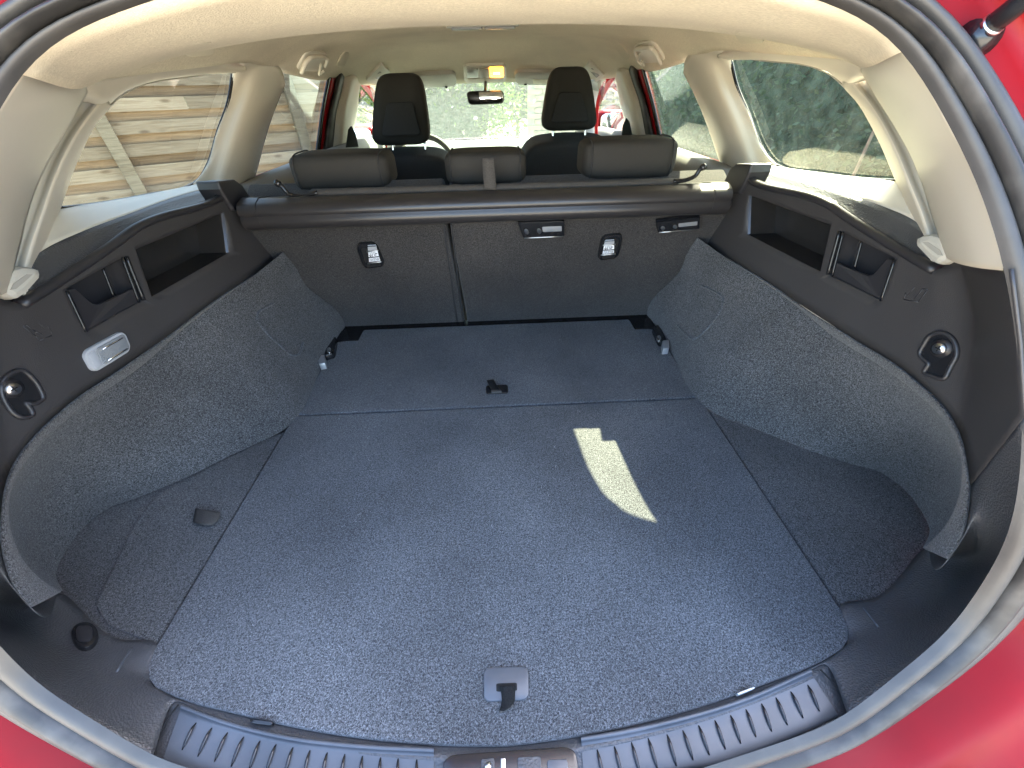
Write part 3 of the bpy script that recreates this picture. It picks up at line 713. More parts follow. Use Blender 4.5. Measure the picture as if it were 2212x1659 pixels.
# sun visors
for px, lb in (([(868, 158), (984, 150), (986, 180), (872, 184)], "left"), ([(1110, 148), (1206, 148), (1210, 178), (1114, 176)], "right")):
    q = onroof(px)
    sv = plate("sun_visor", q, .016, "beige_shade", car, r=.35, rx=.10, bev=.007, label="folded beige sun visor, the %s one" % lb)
    pl = [(961, 178), (966, 178), (966, 182), (961, 182)] if lb == "left" else [(1133, 174), (1139, 174), (1139, 178), (1133, 178)]
    plate("visor_clip", onroof(pl), .024, "gloss_black", sv, r=.2)
    if lb == "right": plate("warning_label", sub4(q, .40, .48, .86, .86, .0162), .001, "label_cream", sv, r=.1, bev=.0004)
# windscreen and mirror
ws = [[V(x, 2.48+.04*(1-(x/.6)**2), .640) for x in np.linspace(-.60, .60, 9)], [V(x*1.15, 2.95+.10*(1-(x/.6)**2), .46) for x in np.linspace(-.60, .60, 9)], [V(x*1.25, 3.30+.14*(1-(x/.6)**2), .315) for x in np.linspace(-.60, .60, 9)]]
loft("windscreen", ws, "glass_wind", car, nu=25, per=4, sol=0, label="windscreen with a painted pale reflection haze")
mq = q4([(1007, 197), (1088, 195), (1089, 224), (1012, 227)], f_y(2.30))
mi = plate("rear_view_mirror", mq, .006, "gloss_black", car, r=.3, rx=.12, bev=.004, depth=.02, label="rear view mirror hanging from the windscreen")
n_ = qn(mq); q = sub4(mq, .025, .07, .975, .93, .0066)
q = [q[0]+V(0, .006, 0), q[1]+V(0, -.006, 0), q[2]+V(0, -.006, 0), q[3]+V(0, .006, 0)]
plate("mirror_glass", q, .0015, "mirror_glass", mi, r=.28, rx=.11, bev=.0005)
tube("mirror_stem", [solve(1049, 176, f_y(2.45)), solve(1048, 198, f_y(2.32))], .007, "gloss_black", mi, n=6)

# ---- door mirrors outside the front windows
for (u, v) in ((778, 300), (1322, 268)):
    P = solve(u, v, f_y(2.85)); sgn = 1 if P[0] > 0 else -1
    dm = superbox("door_mirror", P+V(0, .05, 0), (.20, .13, .145), "red_paint", car, n=14, e=.5, label="red door mirror outside the %s front window" % ("right" if sgn > 0 else "left"))
    plate("mirror_glass", [P+V(-.082, -.012+.02*sgn*-1, .056), P+V(.082, -.012+.02*sgn, .056), P+V(.075, -.012+.02*sgn, -.056), P+V(-.075, -.012-.02*sgn, -.056)], .006, "mirror_glass", dm, r=.25, bev=.002, n=V(0, -1, .12))
    tube("mirror_arm", [P+V(-.06*sgn, .06, -.05), P+V(-.16*sgn, .05, -.10)], .02, "gloss_black", dm, n=4)
# ---- dashboard and steering wheel
dz = .355
ds = [[V(x, y, z) for x in np.linspace(-.72, .72, 15)] for y, z in [(2.62, .10), (2.60, .30), (2.66, .352), (2.85, .352), (3.1, .335), (3.36, .31), (3.52, .30)]]
loft("dashboard", ds, "dash_top", car, nu=30, per=3)
sw = [solve(932, 291, f_y(2.45)), solve(952, 297, f_y(2.44)), solve(968, 308, f_y(2.42)), solve(980, 324, f_y(2.4))]
c0 = V(-.375, 2.36, .26); ring_ = [c0 + .185*(math.cos(a)*V(1, 0, 0)+math.sin(a)*V(0, .42, .907)) for a in np.linspace(0, 2*math.pi, 40, endpoint=False)]
stw = tube("steering_wheel", ring_, .015, "dash_grey", car, n=60, closed=True, seg=10, label="grey steering wheel rim")
superbox("wheel_hub", c0, (.16, .05, .12), "dash_grey", stw, n=8, e=.6)
for a in (20, 160, 270):
    a = math.radians(a); tube("spoke", [c0+.05*(math.cos(a)*V(1, 0, 0)+math.sin(a)*V(0, .42, .907)), c0+.18*(math.cos(a)*V(1, 0, 0)+math.sin(a)*V(0, .42, .907))], .012, "dash_grey", stw, n=4)

# ================================================================== front seats
def front_seat(px, label):
    # px = headrest outline extents at Y
    Y = 2.06
    (u0, u1, vt, wt0, wt1, vb, ub0, ub1) = px
    TL = solve(u0, vt, f_y(Y)); TR = solve(u1, vt, f_y(Y)); BL = solve(ub0, vb, f_y(Y)); BR = solve(ub1, vb, f_y(Y))
    cx = (TL[0]+TR[0]+BL[0]+BR[0])/4; zt = (TL[2]+TR[2])/2; zb = (BL[2]+BR[2])/2
    wt = TR[0]-TL[0]; wb = BR[0]-BL[0]; H = zt-zb
    th = new_empty("front_seat", (cx, 2.15, -.25), label, "car seat", "front seats of the wagon")
    shx = ((BL[0]+BR[0])-(TL[0]+TR[0]))/2
    def shp(p):
        t = .5-p[2]/H            # 0 top .. 1 bottom
        wv_ = wt+(wb-wt)*min(1, max(0, t))**.85
        w_ = wv_/wb
        return V(p[0]*w_ + (t-.5)*shx, p[1]*(1-.25*(1-t)) + (.5-t)*-.02 + (.012*math.exp(-((p[0]/.06)**2))*(1 if p[1] < 0 else 0)), p[2])
    hd = superbox("headrest", (cx, Y+.045, (zt+zb)/2), (wb, .11, H), "headrest_fabric", th, n=26, e=.38, shape=shp)
    hz = (zt+zb)/2
    plate("headrest_shell", [V(cx-wt*.30-shx*.25, Y-.006, hz+H*.12), V(cx+wt*.30-shx*.25, Y-.006, hz+H*.12), V(cx+wb*.32+shx*.1, Y-.012, hz-H*.34), V(cx-wb*.32+shx*.1, Y-.012, hz-H*.34)], .004, "seat_fabric", hd, r=.12, bev=.004)
    for sx in (-.075, .075):
        tube("headrest_post", [V(cx+sx+.01, Y+.05, zb+.03), V(cx+sx+.01, Y+.04, zb-.05)], .006, "chrome", hd, n=4, seg=12)
    def bs(p):
        t = p[2]/.62+.5
        return V(p[0]*(1-.16*max(0, t-.75)/.25), p[1], p[2]+.015*(1-(p[0]/.25)**2))
    ang = math.radians(14); ax = [V(1, 0, 0), V(0, math.cos(ang), math.sin(ang)), V(0, -math.sin(ang), math.cos(ang))]
    superbox("backrest", V(cx, Y+.10, zb-.335), (.49, .17, .62), "seat_fabric", th, n=26, e=.28, shape=bs, ax=ax)
    superbox("seat_cushion", V(cx, Y+.42, -.27), (.50, .52, .17), "seat_fabric", th, n=16, e=.3)
    rboxobj("seat_rail", V(cx, Y+.42, -.36), (.42, .5, .05), .005, "gloss_black", th)
front_seat((812, 908, 157, 0, 0, 316, 797, 930), "left front seat with its tall dark headrest, behind the steering wheel")
front_seat((1192, 1272, 143, 0, 0, 284, 1168, 1296), "right front seat with its tall dark headrest, on the steering wheel's far side")

# ================================================================== rear seat
rs = new_empty("rear_seat", (0, 1.25, -.3), "dark folding rear seat with three low headrests, split backrest facing the cargo floor", "car seat")
sn = V(0, -.898, -.44)            # facing the cargo bay
def seat_slab(name, x0, x1):
    z0, z1 = -.035, .392
    yb = lambda z: 1.165-.49*z
    ctr = V((x0+x1)/2, yb((z0+z1)/2), (z0+z1)/2) - sn*.065
    L = (z1-z0)/math.cos(math.atan(.49))
    up = V(0, -.49, 1)/math.hypot(.49, 1); nrm = np.cross(V(1, 0, 0), up)
    return rboxobj(name, ctr, (x1-x0, .13, L), .008, "seat_back_felt", rs, ax=[V(1, 0, 0), nrm, up], segs=3)
gx = -.107
bl = seat_slab("backrest", -.60, gx-.006); br = seat_slab("backrest", gx+.006, .60)
# raised welt lines either side of the split
for u0, u1 in ((957, 988), (974, 1001)):
    tube("welt", PX([(u0, 480), (u1, 694)], f_seat(-.0005)), .0022, "seat_fabric", bl if u0 < 965 else br, n=10)
hrs = []
for (px, lb) in (((634, 846, 326, 409), "left"), ((962, 1136, 322, 396), "middle"), ((1256, 1456, 296, 384), "right")):
    u0, u1, v0, v1 = px; Y = 1.06
    a = solve(u0, (v0+v1)/2, f_y(Y+.035)); b = solve(u1, (v0+v1)/2, f_y(Y+.035)); t_ = solve((u0+u1)/2, v0, f_y(Y+.05)); bo = solve((u0+u1)/2, v1, f_y(Y+.03))
    cx = (a[0]+b[0])/2; H = t_[2]-bo[2]
    hd = superbox("headrest", V(cx, Y+.06, (t_[2]+bo[2])/2), (b[0]-a[0], .13, H), "headrest_fabric", rs, n=26, e=.36, label="low %s rear headrest" % lb)
    hrs.append(hd)
    for sx in (-1, 1):
        xx = cx+sx*(b[0]-a[0])*.42
        pts = [V(xx, Y+.06, 0)+V(0, .062*math.cos(k), H*.5*math.sin(k))+V(0, 0, (t_[2]+bo[2])/2) for k in np.linspace(0, 2*math.pi, 24, endpoint=False)]
        sg = lambda x, p: math.copysign(abs(x)**p, x)
        pts = [V(xx, Y+.06+.0652*sg(math.cos(k), .5)*.985, (t_[2]+bo[2])/2+H*.5*.985*sg(math.sin(k), .5)) for k in np.linspace(0, 2*math.pi, 32, endpoint=False)]
        tube("seam", pts, .0018, "seat_fabric", hd, n=48, closed=True, seg=6)
    for sx in (-.06, .06):
        tube("headrest_post", [V(cx+sx, Y+.06, bo[2]+.02), V(cx+sx, Y+.06, bo[2]-.03)], .006, "gloss_black", hd, n=3)
superbox("backrest_top", V(-.34, 1.08, .386), (.50, .14, .035), "seat_back_felt", rs, n=12, e=.4)
superbox("backrest_top", V(.22, 1.08, .386), (.62, .14, .035), "seat_back_felt", rs, n=12, e=.4)
superbox("seat_cushion", V(0, 1.5, -.22), (1.2, .55, .16), "seat_fabric", rs, n=12, e=.25)
# tether anchors with printed labels
def label_marks(name, q, h, parent, lines, m):
    n_ = qn(q); parts = []
    for (s0, t0, s1, t1) in lines:
        c = [bil(q, s, t)+n_*h for s, t in ((s0, t0), (s1, t0), (s1, t1), (s0, t1))]
        parts.append(([*c, *[p-n_*.0006 for p in c]], [(0, 1, 2, 3), (4, 7, 6, 5), (0, 4, 5, 1), (1, 5, 6, 2), (2, 6, 7, 3), (3, 7, 4, 0)]))
    v_, f_ = merge(parts); return obj(name, v_, f_, m, parent, smooth=False)
def text_on(txt, q, h, m, parent, name):
    cu = bpy.data.curves.new(name, 'FONT'); cu.body = txt; cu.size = 1; cu.extrude = .01
    o = bpy.data.objects.new(name, cu); COL.objects.link(o); bpy.context.view_layer.update()
    dg = bpy.context.evaluated_depsgraph_get(); me = bpy.data.meshes.new_from_object(o.evaluated_get(dg))
    bpy.data.objects.remove(o); xs = [v.co.x for v in me.vertices]; ys = [v.co.y for v in me.vertices]
    n_ = qn(q); x0, x1, y0, y1 = min(xs), max(xs), min(ys), max(ys)
    vs = [bil(q, (v.co.x-x0)/(x1-x0), 1-(v.co.y-y0)/(y1-y0))+n_*(h+v.co.z*.02) for v in me.vertices]; fs = [tuple(p.vertices) for p in me.polygons]
    return obj(name, vs, fs, m, parent, smooth=False)
for px, par, lq in (([(768, 524), (812, 521), (834, 572), (786, 578)], bl, [(787, 533), (803, 532), (818, 571), (797, 573)]), ([(1299, 507), (1347, 502), (1335, 554), (1289, 560)], br, [(1305, 512), (1325, 511), (1323, 551), (1302, 552)])):
    q = q4(px, f_seat(-.001))
    bz = plate("tether_cover", q, .008, "gloss_black", par, r=.25, bev=.004, depth=.002)
    plate("slot", sub4(q, .2, .16, .82, .92, .0082), .0006, "dark_gap", par, r=.12, bev=.0004, depth=.0005)
    left = par is bl
    q2 = q4([(794, 530), (812, 529), (822, 566), (798, 569)] if left else [(1307, 519), (1327, 518), (1326, 549), (1301, 551)], f_seat(-.0115))
    lb_ = plate("tether_label", q2, .001, "label_white", par, r=.05, bev=.0004, depth=.0005, label="white printed child seat anchor label in the seat back")
    label_marks("label_print", q2, .0016, par, [(0, 0, 1, .06), (0, .27, 1, .31), (0, .62, 1, .68), (0, .90, 1, .94), (.36, .33, .42, .62), (.17, .36, .22, .56), (.08, .50, .13, .56), (.26, .50, .31, .56), (.10, .56, .29, .60), (.55, .36, .59, .56), (.55, .52, .80, .56), (.68, .36, .72, .48), (.68, .44, .90, .48)], "label_ink")
    label_marks("label_print", q2, .0016, par, [(0, .06, 1, .27)], "lens_frost")
    text_on("TOP-TETHER", sub4(q2, .06, .72, .94, .86), .0016, "label_ink", par, "tether_lettering")
    for t_ in (.30, .97):
        a_, b_ = bil(q2, -.15, t_), bil(q2, 1.1, t_); tube("anchor_bar", [a_+V(0, -.003, 0), b_+V(0, -.003, 0)], .0016, "metal", par, n=4)
# net brackets under the luggage cover
for px, par in (([(1118, 474), (1218, 470), (1218, 504), (1130, 508)], br), ([(1416, 474), (1510, 462), (1508, 488), (1419, 496)], br)):
    q = q4(px, f_seat(-.004))
    bk = plate("net_bracket", q, .012, "gloss_black", par, r=.08, bev=.002, depth=.003)
    for s in (.13, .42):
        c = sub4(q, s-.05, .38, s+.05, .72, .0125); plate("screw", c, .001, "metal", par, r=.5, bev=.0005, depth=.001)
    plate("slot", sub4(q, .50, .30, .94, .62, .0123), .0006, "steel_block", par, r=.1, bev=.0003, depth=.001)
    a_, b_ = bil(q, .03, .97), bil(q, .97, .97); tube("bracket_edge", [a_+sn*.012, b_+sn*.012], .0012, "metal", par, n=4)
# release recess at left top of the backrest
plate("release_recess", q4([(729, 516), (762, 516), (768, 526), (734, 528)], f_seat(-.001)), .001, "dark_gap", bl, r=.3) if False else None

# ================================================================== luggage cover
lc = new_empty("luggage_cover", (0, .95, .36), "rolled dark luggage cover cassette spanning the bay behind the rear headrests", "luggage cover")
cl_, cr_ = solve(520, 440, f_y(.955)), solve(1574, 405, f_y(.955))
profc = [(.045, .4), (.03, .0), (.0, .004), (-.012, .0), (-.024, -.006), (-.031, -.016), (-.033, -.026), (-.030, -.034), (-.0335, -.042), (-.033, -.052), (-.027, -.063), (-.014, -.070), (.01, -.070), (.045, -.066)]
profc = [(a, b*.86) for a, b in profc]
profc[0] = (.045, -.002)
xl, xr_ = cl_[0], cr_[0]; zl, zr = .448, .448
def crow(x, sc=1.0, zz=.4335): return [V(x, .970+p[0]*sc, zz+p[1]*sc-(1-sc)*.035) for p in profc]
tubeL, tubeR = solve(640, 470, f_y(.95))[0]-.0, 0
def sect(name, x0, x1, sc, m, par):
    n = 10; R = [cr(crow(x0+(x1-x0)*k/n, sc), 40) for k in range(n+1)]
    nu_ = 40; vs = [p for r in R for p in r]; fs = [(j*nu_+i, j*nu_+(i+1) % nu_, (j+1)*nu_+(i+1) % nu_, (j+1)*nu_+i) for j in range(n) for i in range(nu_)]
    fs += [tuple(range(nu_)), tuple(range(n*nu_, (n+1)*nu_))[::-1]]
    return obj(name, vs, fs, m, par, sharp=40)
xa, xb = xl+.035, xr_-.035
sect("cassette_housing", xa, xb, 1.0, "cassette_vinyl", lc)
for x0, x1 in ((xl-.005, xa), (xb, xr_+.005)): sect("end_cap", x0, x1, 1.035, "cassette_vinyl", lc)
pbL, pbR = solve(676, 410, f_y(1.0)), solve(1460, 388, f_y(1.0))
tube("pull_rail", [V(pbL[0], .995, .440), V(pbR[0], .995, .438)], .013, "felt_grey", lc, n=30, seg=12, flat=.7)
for s, path in ((-1, [(686, 416), (640, 424), (622, 418), (608, 402), (600, 396)]), (1, [(1455, 392), (1485, 388), (1502, 380), (1514, 364), (1519, 361)])):
    P = PX(path, f_y(.985)); hk = tube("end_hook", P, .0048, "gloss_black", lc, n=20)
    superbox("hook_ball", P[-1], (.016, .016, .016), "gloss_black", hk, n=8, e=1)
# pull tab
tabw = PX([(1042, 342), (1043, 372), (1045, 398), (1045, 408)], f_y(.972)), PX([(1066, 341), (1069, 372), (1071, 400), (1071, 410)], f_y(.972))
loft("pull_tab", [tabw[0], tabw[1]], "felt_grey", lc, nu=12, per=2, sol=.002, label="short grey webbing pull tab")

# ================================================================== boot floor
def flatpoly(name, pts, z, th, m, parent, bev=.003, label=None):
    P = [V(x, y, z) for x, y in pts]; return slab(name, P, V(0, 0, -th), m, parent, bev=bev, label=label, smooth=False)
W = .503
fl = new_empty("cargo_floor_panel", (0, .4, -.02), "large charcoal carpeted cargo floor board with a strap at its rear edge", "floor board")
arc = []
for x in np.linspace(-.36, .36, 25): arc.append((x, .100+.30*x*x+.03*abs(x)))
def corner(s):
    pts = [(W, .245), (.503, .225), (.499, .205), (.487, .190), (.470, .178), (.44, .168), (.40, .157)]
    return [(s*x, y) for x, y in pts]
outl = [(-W, .718), (W, .718)] + corner(1) + [(.375, .152)] + arc[::-1][1:-1] + [(-.375, .152)] + corner(-1)[::-1]
# two small notches at the rear edge for the catches
flatpoly("board", outl, 0, .018, "carpet", fl, .004)
fb = new_empty("cargo_floor_panel", (0, .93, -.02), "narrower charcoal carpeted floor board nearest the rear seat, with a black strap plate", "floor board")
out2 = [(-W, .723), (-W, .90), (-.515, 1.06), (-.45, 1.075), (-.44, 1.135), (.44, 1.135), (.45, 1.075), (.515, 1.06), (W, .90), (W, .723)]
flatpoly("board", out2, 0, .018, "carpet", fb, .003)
# under-floor tray and the dark strip before the seat
tray = obj("floor_tray", *merge([box((0, .73, -.06), (1.56, .96, .04)), box((0, .185, -.061), (1.0, .14, .04))]), "black_trim", car, smooth=False)
rboxobj("seat_gap_strip", V(0, 1.15, -.012), (1.05, .06, .02), .003, "gloss_black", car)
for s in (-1, 1): rboxobj("floor_bracket", V(s*.478, 1.10, -.004), (.075, .07, .012), .003, "gloss_black", car)
# side floor panels
rp = flatpoly("side_floor_panel", [(.508, .675), (.62, .592), (.775, .475), (.80, .40), (.79, .30), (.70, .262), (.595, .236), (.508, .232)], -.004, .01, "carpet_side", None, .002)
tag(rp, "dark carpeted side floor panel at the right of the main board, without a tab", "floor board")
lpp = flatpoly("side_floor_panel", [(-.508, .668), (-.60, .592), (-.690, .503), (-.686, .44), (-.643, .293), (-.60, .262), (-.508, .232)], -.004, .01, "carpet_side", None, .002)
tag(lpp, "dark carpeted side floor panel at the left of the main board, with a grey tab", "floor board")
base = obj("pocket_carpet", *box((-.70, .42, -.0105), (.34, .46, .006)), "carpet_side", car, smooth=False)
obj("pocket_carpet", *box((.72, .42, -.016), (.34, .46, .006)), "carpet_side", car, smooth=False)
loft("finger_tab", [PX([(423, 1098), (420, 1114), (418, 1128)], f_z(.004)), PX([(445, 1102), (445, 1118), (441, 1134)], f_z(.010)), PX([(476, 1107), (472, 1122), (462, 1134)], f_z(.003))], "felt_grey", lpp, nu=8, per=3, sol=.002)
# strap handles
q = q4([(1045, 1443), (1141, 1440), (1143, 1512), (1045, 1517)], f_z(.0005))
hp = plate("handle_plate", q, .0025, "scuff_plastic", fl, r=.2, rx=.15, bev=.0015, depth=.001)
plate("handle_slot", sub4(q, .28, .5, .74, .74, .0027), .0004, "dark_gap", fl, r=.15, bev=.0002, depth=.0004)
sl = [PX([(1080, 1482), (1084, 1500), (1084, 1520), (1079, 1538)], f_z(.006)), PX([(1095, 1481), (1098, 1500), (1098, 1518), (1092, 1534)], f_z(.010)), PX([(1113, 1480), (1112, 1500), (1111, 1515), (1108, 1524)], f_z(.006))]
st_ = loft("strap_handle", sl, "strap_web", fl, nu=12, per=3, sol=.0018, label="frayed black webbing strap")
tube("strap_end", PX([(1079, 1538), (1092, 1533), (1109, 1523)], f_z(.007)), .0014, "felt_grey", fl, n=8)
q = q4([(1050, 834), (1097, 832), (1098, 850), (1050, 852)], f_z(.0005))
plate("handle_plate", q, .0025, "gloss_black", fb, r=.25, rx=.1, bev=.001, depth=.001)
sl = [PX([(1052, 822), (1058, 836), (1064, 846)], f_z(.010)), PX([(1066, 820), (1074, 834), (1082, 844)], f_z(.008))]
loft("strap_handle", sl, "strap_web", fb, nu=8, per=2, sol=.002)
plate("strap_end", q4([(1061, 843), (1082, 842), (1084, 846), (1062, 847)], f_z(.012)), .001, "felt_grey", fb, r=.2, bev=.0003)
# lint on the carpet: short pale fibres nobody would count
rn = random.Random(11); parts = []
for k in range(45):
    x, y = rn.uniform(-.47, .47), rn.uniform(.2, 1.05); a = rn.uniform(0, 6.28); L = rn.uniform(.003, .011)
    p0 = V(x, y, .0012); p1 = p0+V(math.cos(a), math.sin(a), .1)*L*.5+V(rn.uniform(-1, 1), rn.uniform(-1, 1), 0)*.001; p2 = p0+V(math.cos(a+.6), math.sin(a+.6), 0)*L
    parts.append(tube(None, [p0, p1, p2], .00016, None, n=5, seg=4))
v_, f_ = merge(parts); obj("lint", v_, f_, "lens_frost", fl, kind="stuff")
# floor catches
for px in ([(540, 1554), (592, 1560), (588, 1568), (545, 1563)], [(1590, 1498), (1627, 1484), (1630, 1488), (1594, 1503)]):
    c_ = plate("floor_catch", q4(px, f_z(.002)), .003, "gloss_black" if px[0][0] < 1000 else "steel_block", car, r=.2, bev=.0008)
# cover latch hardware beside the floor front corners
for blk, body, scw in (([(687, 772), (702, 770), (704, 788), (690, 790)], [(712, 734), (728, 730), (722, 766), (700, 772)], (711, 757)), ([(1430, 739), (1444, 737), (1445, 756), (1431, 757)], [(1408, 708), (1424, 704), (1440, 738), (1424, 742)], (1423, 731))):
    zz = f_z(.018)
    hb = plate("floor_hinge", q4(body, f_z(.012)), .006, "gloss_black", car, r=.2, bev=.002, depth=.02)
    plate("hinge_block", q4(blk, f_z(.014)), .006, "steel_block", hb, r=.12, bev=.002, depth=.02)
    u, v = scw; plate("screw", q4(rect(u-5, v-6, u+5, v+6), f_z(.019)), .002, "chrome", hb, r=.5, bev=.001, dome=.001)

# ================================================================== rear sill
inn = [V(x, .094+.30*x*x+.03*abs(x), -.006) for x in np.linspace(-.46, .46, 47)]
def sr(dy, z): return [V(p[0]*(1+dy*.4), p[1]-dy-.15*dy*abs(p[0]), z) for p in inn]
sill = loft("sill_trim", [sr(-.012, -.014), sr(-.002, -.006), sr(.006, -.003), sr(.014, -.006), sr(.05, -.010), sr(.058, -.018)], "sill_plastic", car, nu=80, per=3, sol=0, label="grained grey sill trim along the rear edge")
SB = bvh_of([sill.name]+CARGO['right'][3:4]+CARGO['left'][3:4])
def sillz(px, z=-.003): return [solve(u, v, f_z(z)) for u, v in px]
# right scuff plate
def scuff(topl, botl, label):
    T = cr(sillz(topl), 24); Bt = cr(sillz(botl, -.006), 24)
    up = [p+V(0, 0, .001) for p in T]
    o = loft("scuff_plate", [[p+V(0, .004, -.003) for p in T], [p+V(0, .003, .003) for p in T], [p+V(0, -.001, .003) for p in T], [p+V(0, -.005, -.0005) for p in T], Bt, [p+V(0, -.002, -.004) for p in Bt]], "scuff_plastic", sill, nu=50, per=3, sol=0, label=label)
    return o
scuff([(1255, 1600), (1330, 1588), (1450, 1562), (1600, 1518), (1752, 1452)], [(1262, 1700), (1400, 1668), (1560, 1640), (1700, 1590), (1808, 1540)], "right ribbed grey scuff plate")
scuff([(392, 1530), (480, 1562), (620, 1597), (780, 1616), (938, 1624)], [(352, 1640), (450, 1672), (620, 1720), (800, 1740), (938, 1745)], "left ribbed grey scuff plate")
ribsR = [((1745, 1479), (1771, 1536)), ((1708, 1493), (1736, 1551)), ((1676, 1506), (1702, 1566)), ((1645, 1519), (1668, 1580)), ((1611, 1531), (1634, 1592)), ((1578, 1544), (1601, 1606)), ((1544, 1555), (1568, 1619)), ((1509, 1566), (1533, 1631)), ((1475, 1577), (1498, 1642)), ((1441, 1586), (1462, 1655)), ((1400, 1594), (1421, 1662)), ((1364, 1603), (1383, 1672)), ((1327, 1612), (1345, 1680)), ((1290, 1619), (1306, 1690))]
ribsL = [((424, 1560), (392, 1620)), ((458, 1571), (426, 1634)), ((492, 1581), (462, 1645)), ((527, 1590), (498, 1656)), ((562, 1599), (536, 1666)), ((597, 1606), (572, 1672)), ((633, 1613), (612, 1680)), ((670, 1619), (652, 1690)), ((707, 1624), (692, 1695)), ((745, 1628), (733, 1700)), ((783, 1632), (775, 1705)), ((822, 1635), (817, 1710)), ((860, 1637), (858, 1712)), ((900, 1639), (901, 1715))]
for a, b in ribsR+ribsL:
    P = sillz([a, b], -.0035); L = np.linalg.norm(P[1]-P[0])
    d_ = (P[1]-P[0])/L; sd_ = np.cross(d_, V(0, 0, 1))
    q = [P[0]-sd_*.0022, P[0]+sd_*.0022, P[1]+sd_*.0032, P[1]-sd_*.0032]
    K = [P[0]+V(0, 0, .0002), P[0]+d_*L*.15+sd_*.0028, P[1]+sd_*.0030, P[1]-sd_*.0010, P[0]+d_*L*.15-sd_*.0018]
    tube("rib", [P[0]+V(0, 0, -.001), P[0]+d_*L*.1+V(0, 0, .0006), P[0]+d_*L*.6+V(0, 0, .001), P[1]+V(0, 0, -.001)], lambda s: .0019*math.sin(math.pi*min(.97, max(.08, s)))**.5, "gloss_black", sill, n=10, seg=8, flat=.7)
# seams beside the scuff plates
tube("seam", [p+V(0, 0, .0004) for p in sillz([(1772, 1447), (1800, 1475), (1828, 1515), (1833, 1552)], .001)], .0011, "dark_gap", sill, n=12)
tube("seam", [p+V(0, 0, .0004) for p in sillz([(386, 1522), (368, 1545), (345, 1590), (328, 1640)], .001)], .0011, "dark_gap", sill, n=12)
# latch well
lw = plate("latch_well", sillz([(958, 1632), (1242, 1612), (1262, 1760), (955, 1780)], -.0005), .0012, "gloss_black", car, r=.16, rx=.1, bev=.001, depth=.001, label="tailgate striker recess in the middle of the sill")
for px, m_ in (([(1040, 1640), (1068, 1638), (1070, 1700), (1038, 1700)], "sill_plastic"), ([(1118, 1636), (1168, 1634), (1172, 1700), (1120, 1700)], "sill_plastic"), ([(1182, 1642), (1225, 1640), (1232, 1700), (1184, 1700)], "scuff_plastic"), ([(1082, 1638), (1092, 1638), (1093, 1700), (1082, 1700)], "metal")):
    plate("striker_plate", sillz(px, .001), .002, m_, lw, r=.1, bev=.0008, depth=.001)
tube("striker_screw", [solve(1055, 1655, f_z(.004)), solve(1055, 1655, f_z(.007))], .004, "metal", lw, n=3, seg=10)
loft("sill_step", [[V(-.2, .085, -.02), V(.2, .085, -.02)], [V(-.2, .06, -.03), V(.2, .06, -.03)]], "dark_gap", car, nu=4, per=1)

# ================================================================== fittings on the side trims
TR = {'right': bvh_of(CARGO['right']), 'left': bvh_of(CARGO['left'])}
trimobj = {'right': bpy.data.objects[CARGO['right'][0]], 'left': bpy.data.objects[CARGO['left'][0]]}
WB = {'right': bvh_of(CARGO['rightw']), 'left': bvh_of(CARGO['leftw'])}
def tiedown(px_out, scr, side):
    g = hitf(TR[side]); P = [g(u, v) for u, v in px_out]; c = sum(P)/len(P)
    n_ = V(-1 if side == 'right' else 1, -.1, 0)
    t_ = trimobj[side]
    slab("tie_down_recess", [p+n_*.001 for p in P], n_*.0015, "gloss_black", t_, bev=0)
    tube("tie_down_rim", [p+n_*.002 for p in P], .0032, "black_trim", t_, n=60, closed=True)
    s_ = g(*scr); tube("screw_collar", [s_+n_*.000, s_+n_*.005], .0125, "black_trim", t_, n=3, seg=18)
    tube("screw", [s_+n_*.004, s_+n_*.008], .0078, "metal", t_, n=3, seg=14)
    for a_ in (0, 1):
        e = V(0, .004*(1-a_), .004*a_); tube("screw_slot", [s_+n_*.0083-e, s_+n_*.0083+e], .0009, "dark_gap", t_, n=3, seg=4)
tdpx = [(1990, 766), (2000, 742), (2014, 724), (2035, 718), (2056, 727), (2068, 745), (2070, 765), (2058, 790), (2040, 818), (2018, 812), (1999, 804), (2004, 794), (2010, 786), (2000, 778)]
tiedown(tdpx, (2038, 752), 'right')
tlpx = [(78, 858), (70, 836), (58, 818), (40, 805), (20, 804), (4, 816), (-6, 840), (2, 866), (16, 886), (32, 898), (48, 900), (64, 888), (62, 874), (70, 868)]
tiedown([(88, 862), (80, 835), (62, 812), (44, 800), (22, 806), (4, 822), (0, 846), (10, 872), (28, 894), (46, 902), (66, 896), (62, 882), (52, 870), (68, 872)], (18, 840), 'left')
g = hitf(TR['left'])
q = [g(u, v) for u, v in [(170, 762), (262, 712), (280, 756), (196, 808)]]
cg = plate("cargo_lamp", q, .006, "lens_frost", trimobj['left'], r=.3, rx=.16, bev=.003, label="clear cargo lamp in the left trim")
plate("lens", sub4(q, .24, .12, .93, .88, .0062), .0015, "lens_clear", trimobj['left'], r=.2, rx=.1, bev=.0008, depth=.001)
plate("lens", sub4(q, .06, .15, .22, .85, .0062), .0012, "lens_frost", trimobj['left'], r=.2, bev=.0006, depth=.001)
for t_ in (.25, .78): tube("lens_highlight", [bil(q, .35, t_)+qn(q)*.0082, bil(q, .85, t_)+qn(q)*.0082], .0012, "chrome", trimobj['left'], n=4)
def symbol(lines, side):
    g = hitf(TR[side]); n_ = V(-1 if side == 'right' else 1, 0, 0); parts = []
    for a, b in lines: parts.append(tube(None, [g(*a)+n_*.0004, g(*b)+n_*.0004], .0011, None, n=3, seg=5))
    v_, f_ = merge(parts); obj("seat_symbol", v_, f_, "black_trim", trimobj[side], label="embossed folding seat symbol")
Z = lambda x, y: (x*.1984, 466.3+y*.1984)
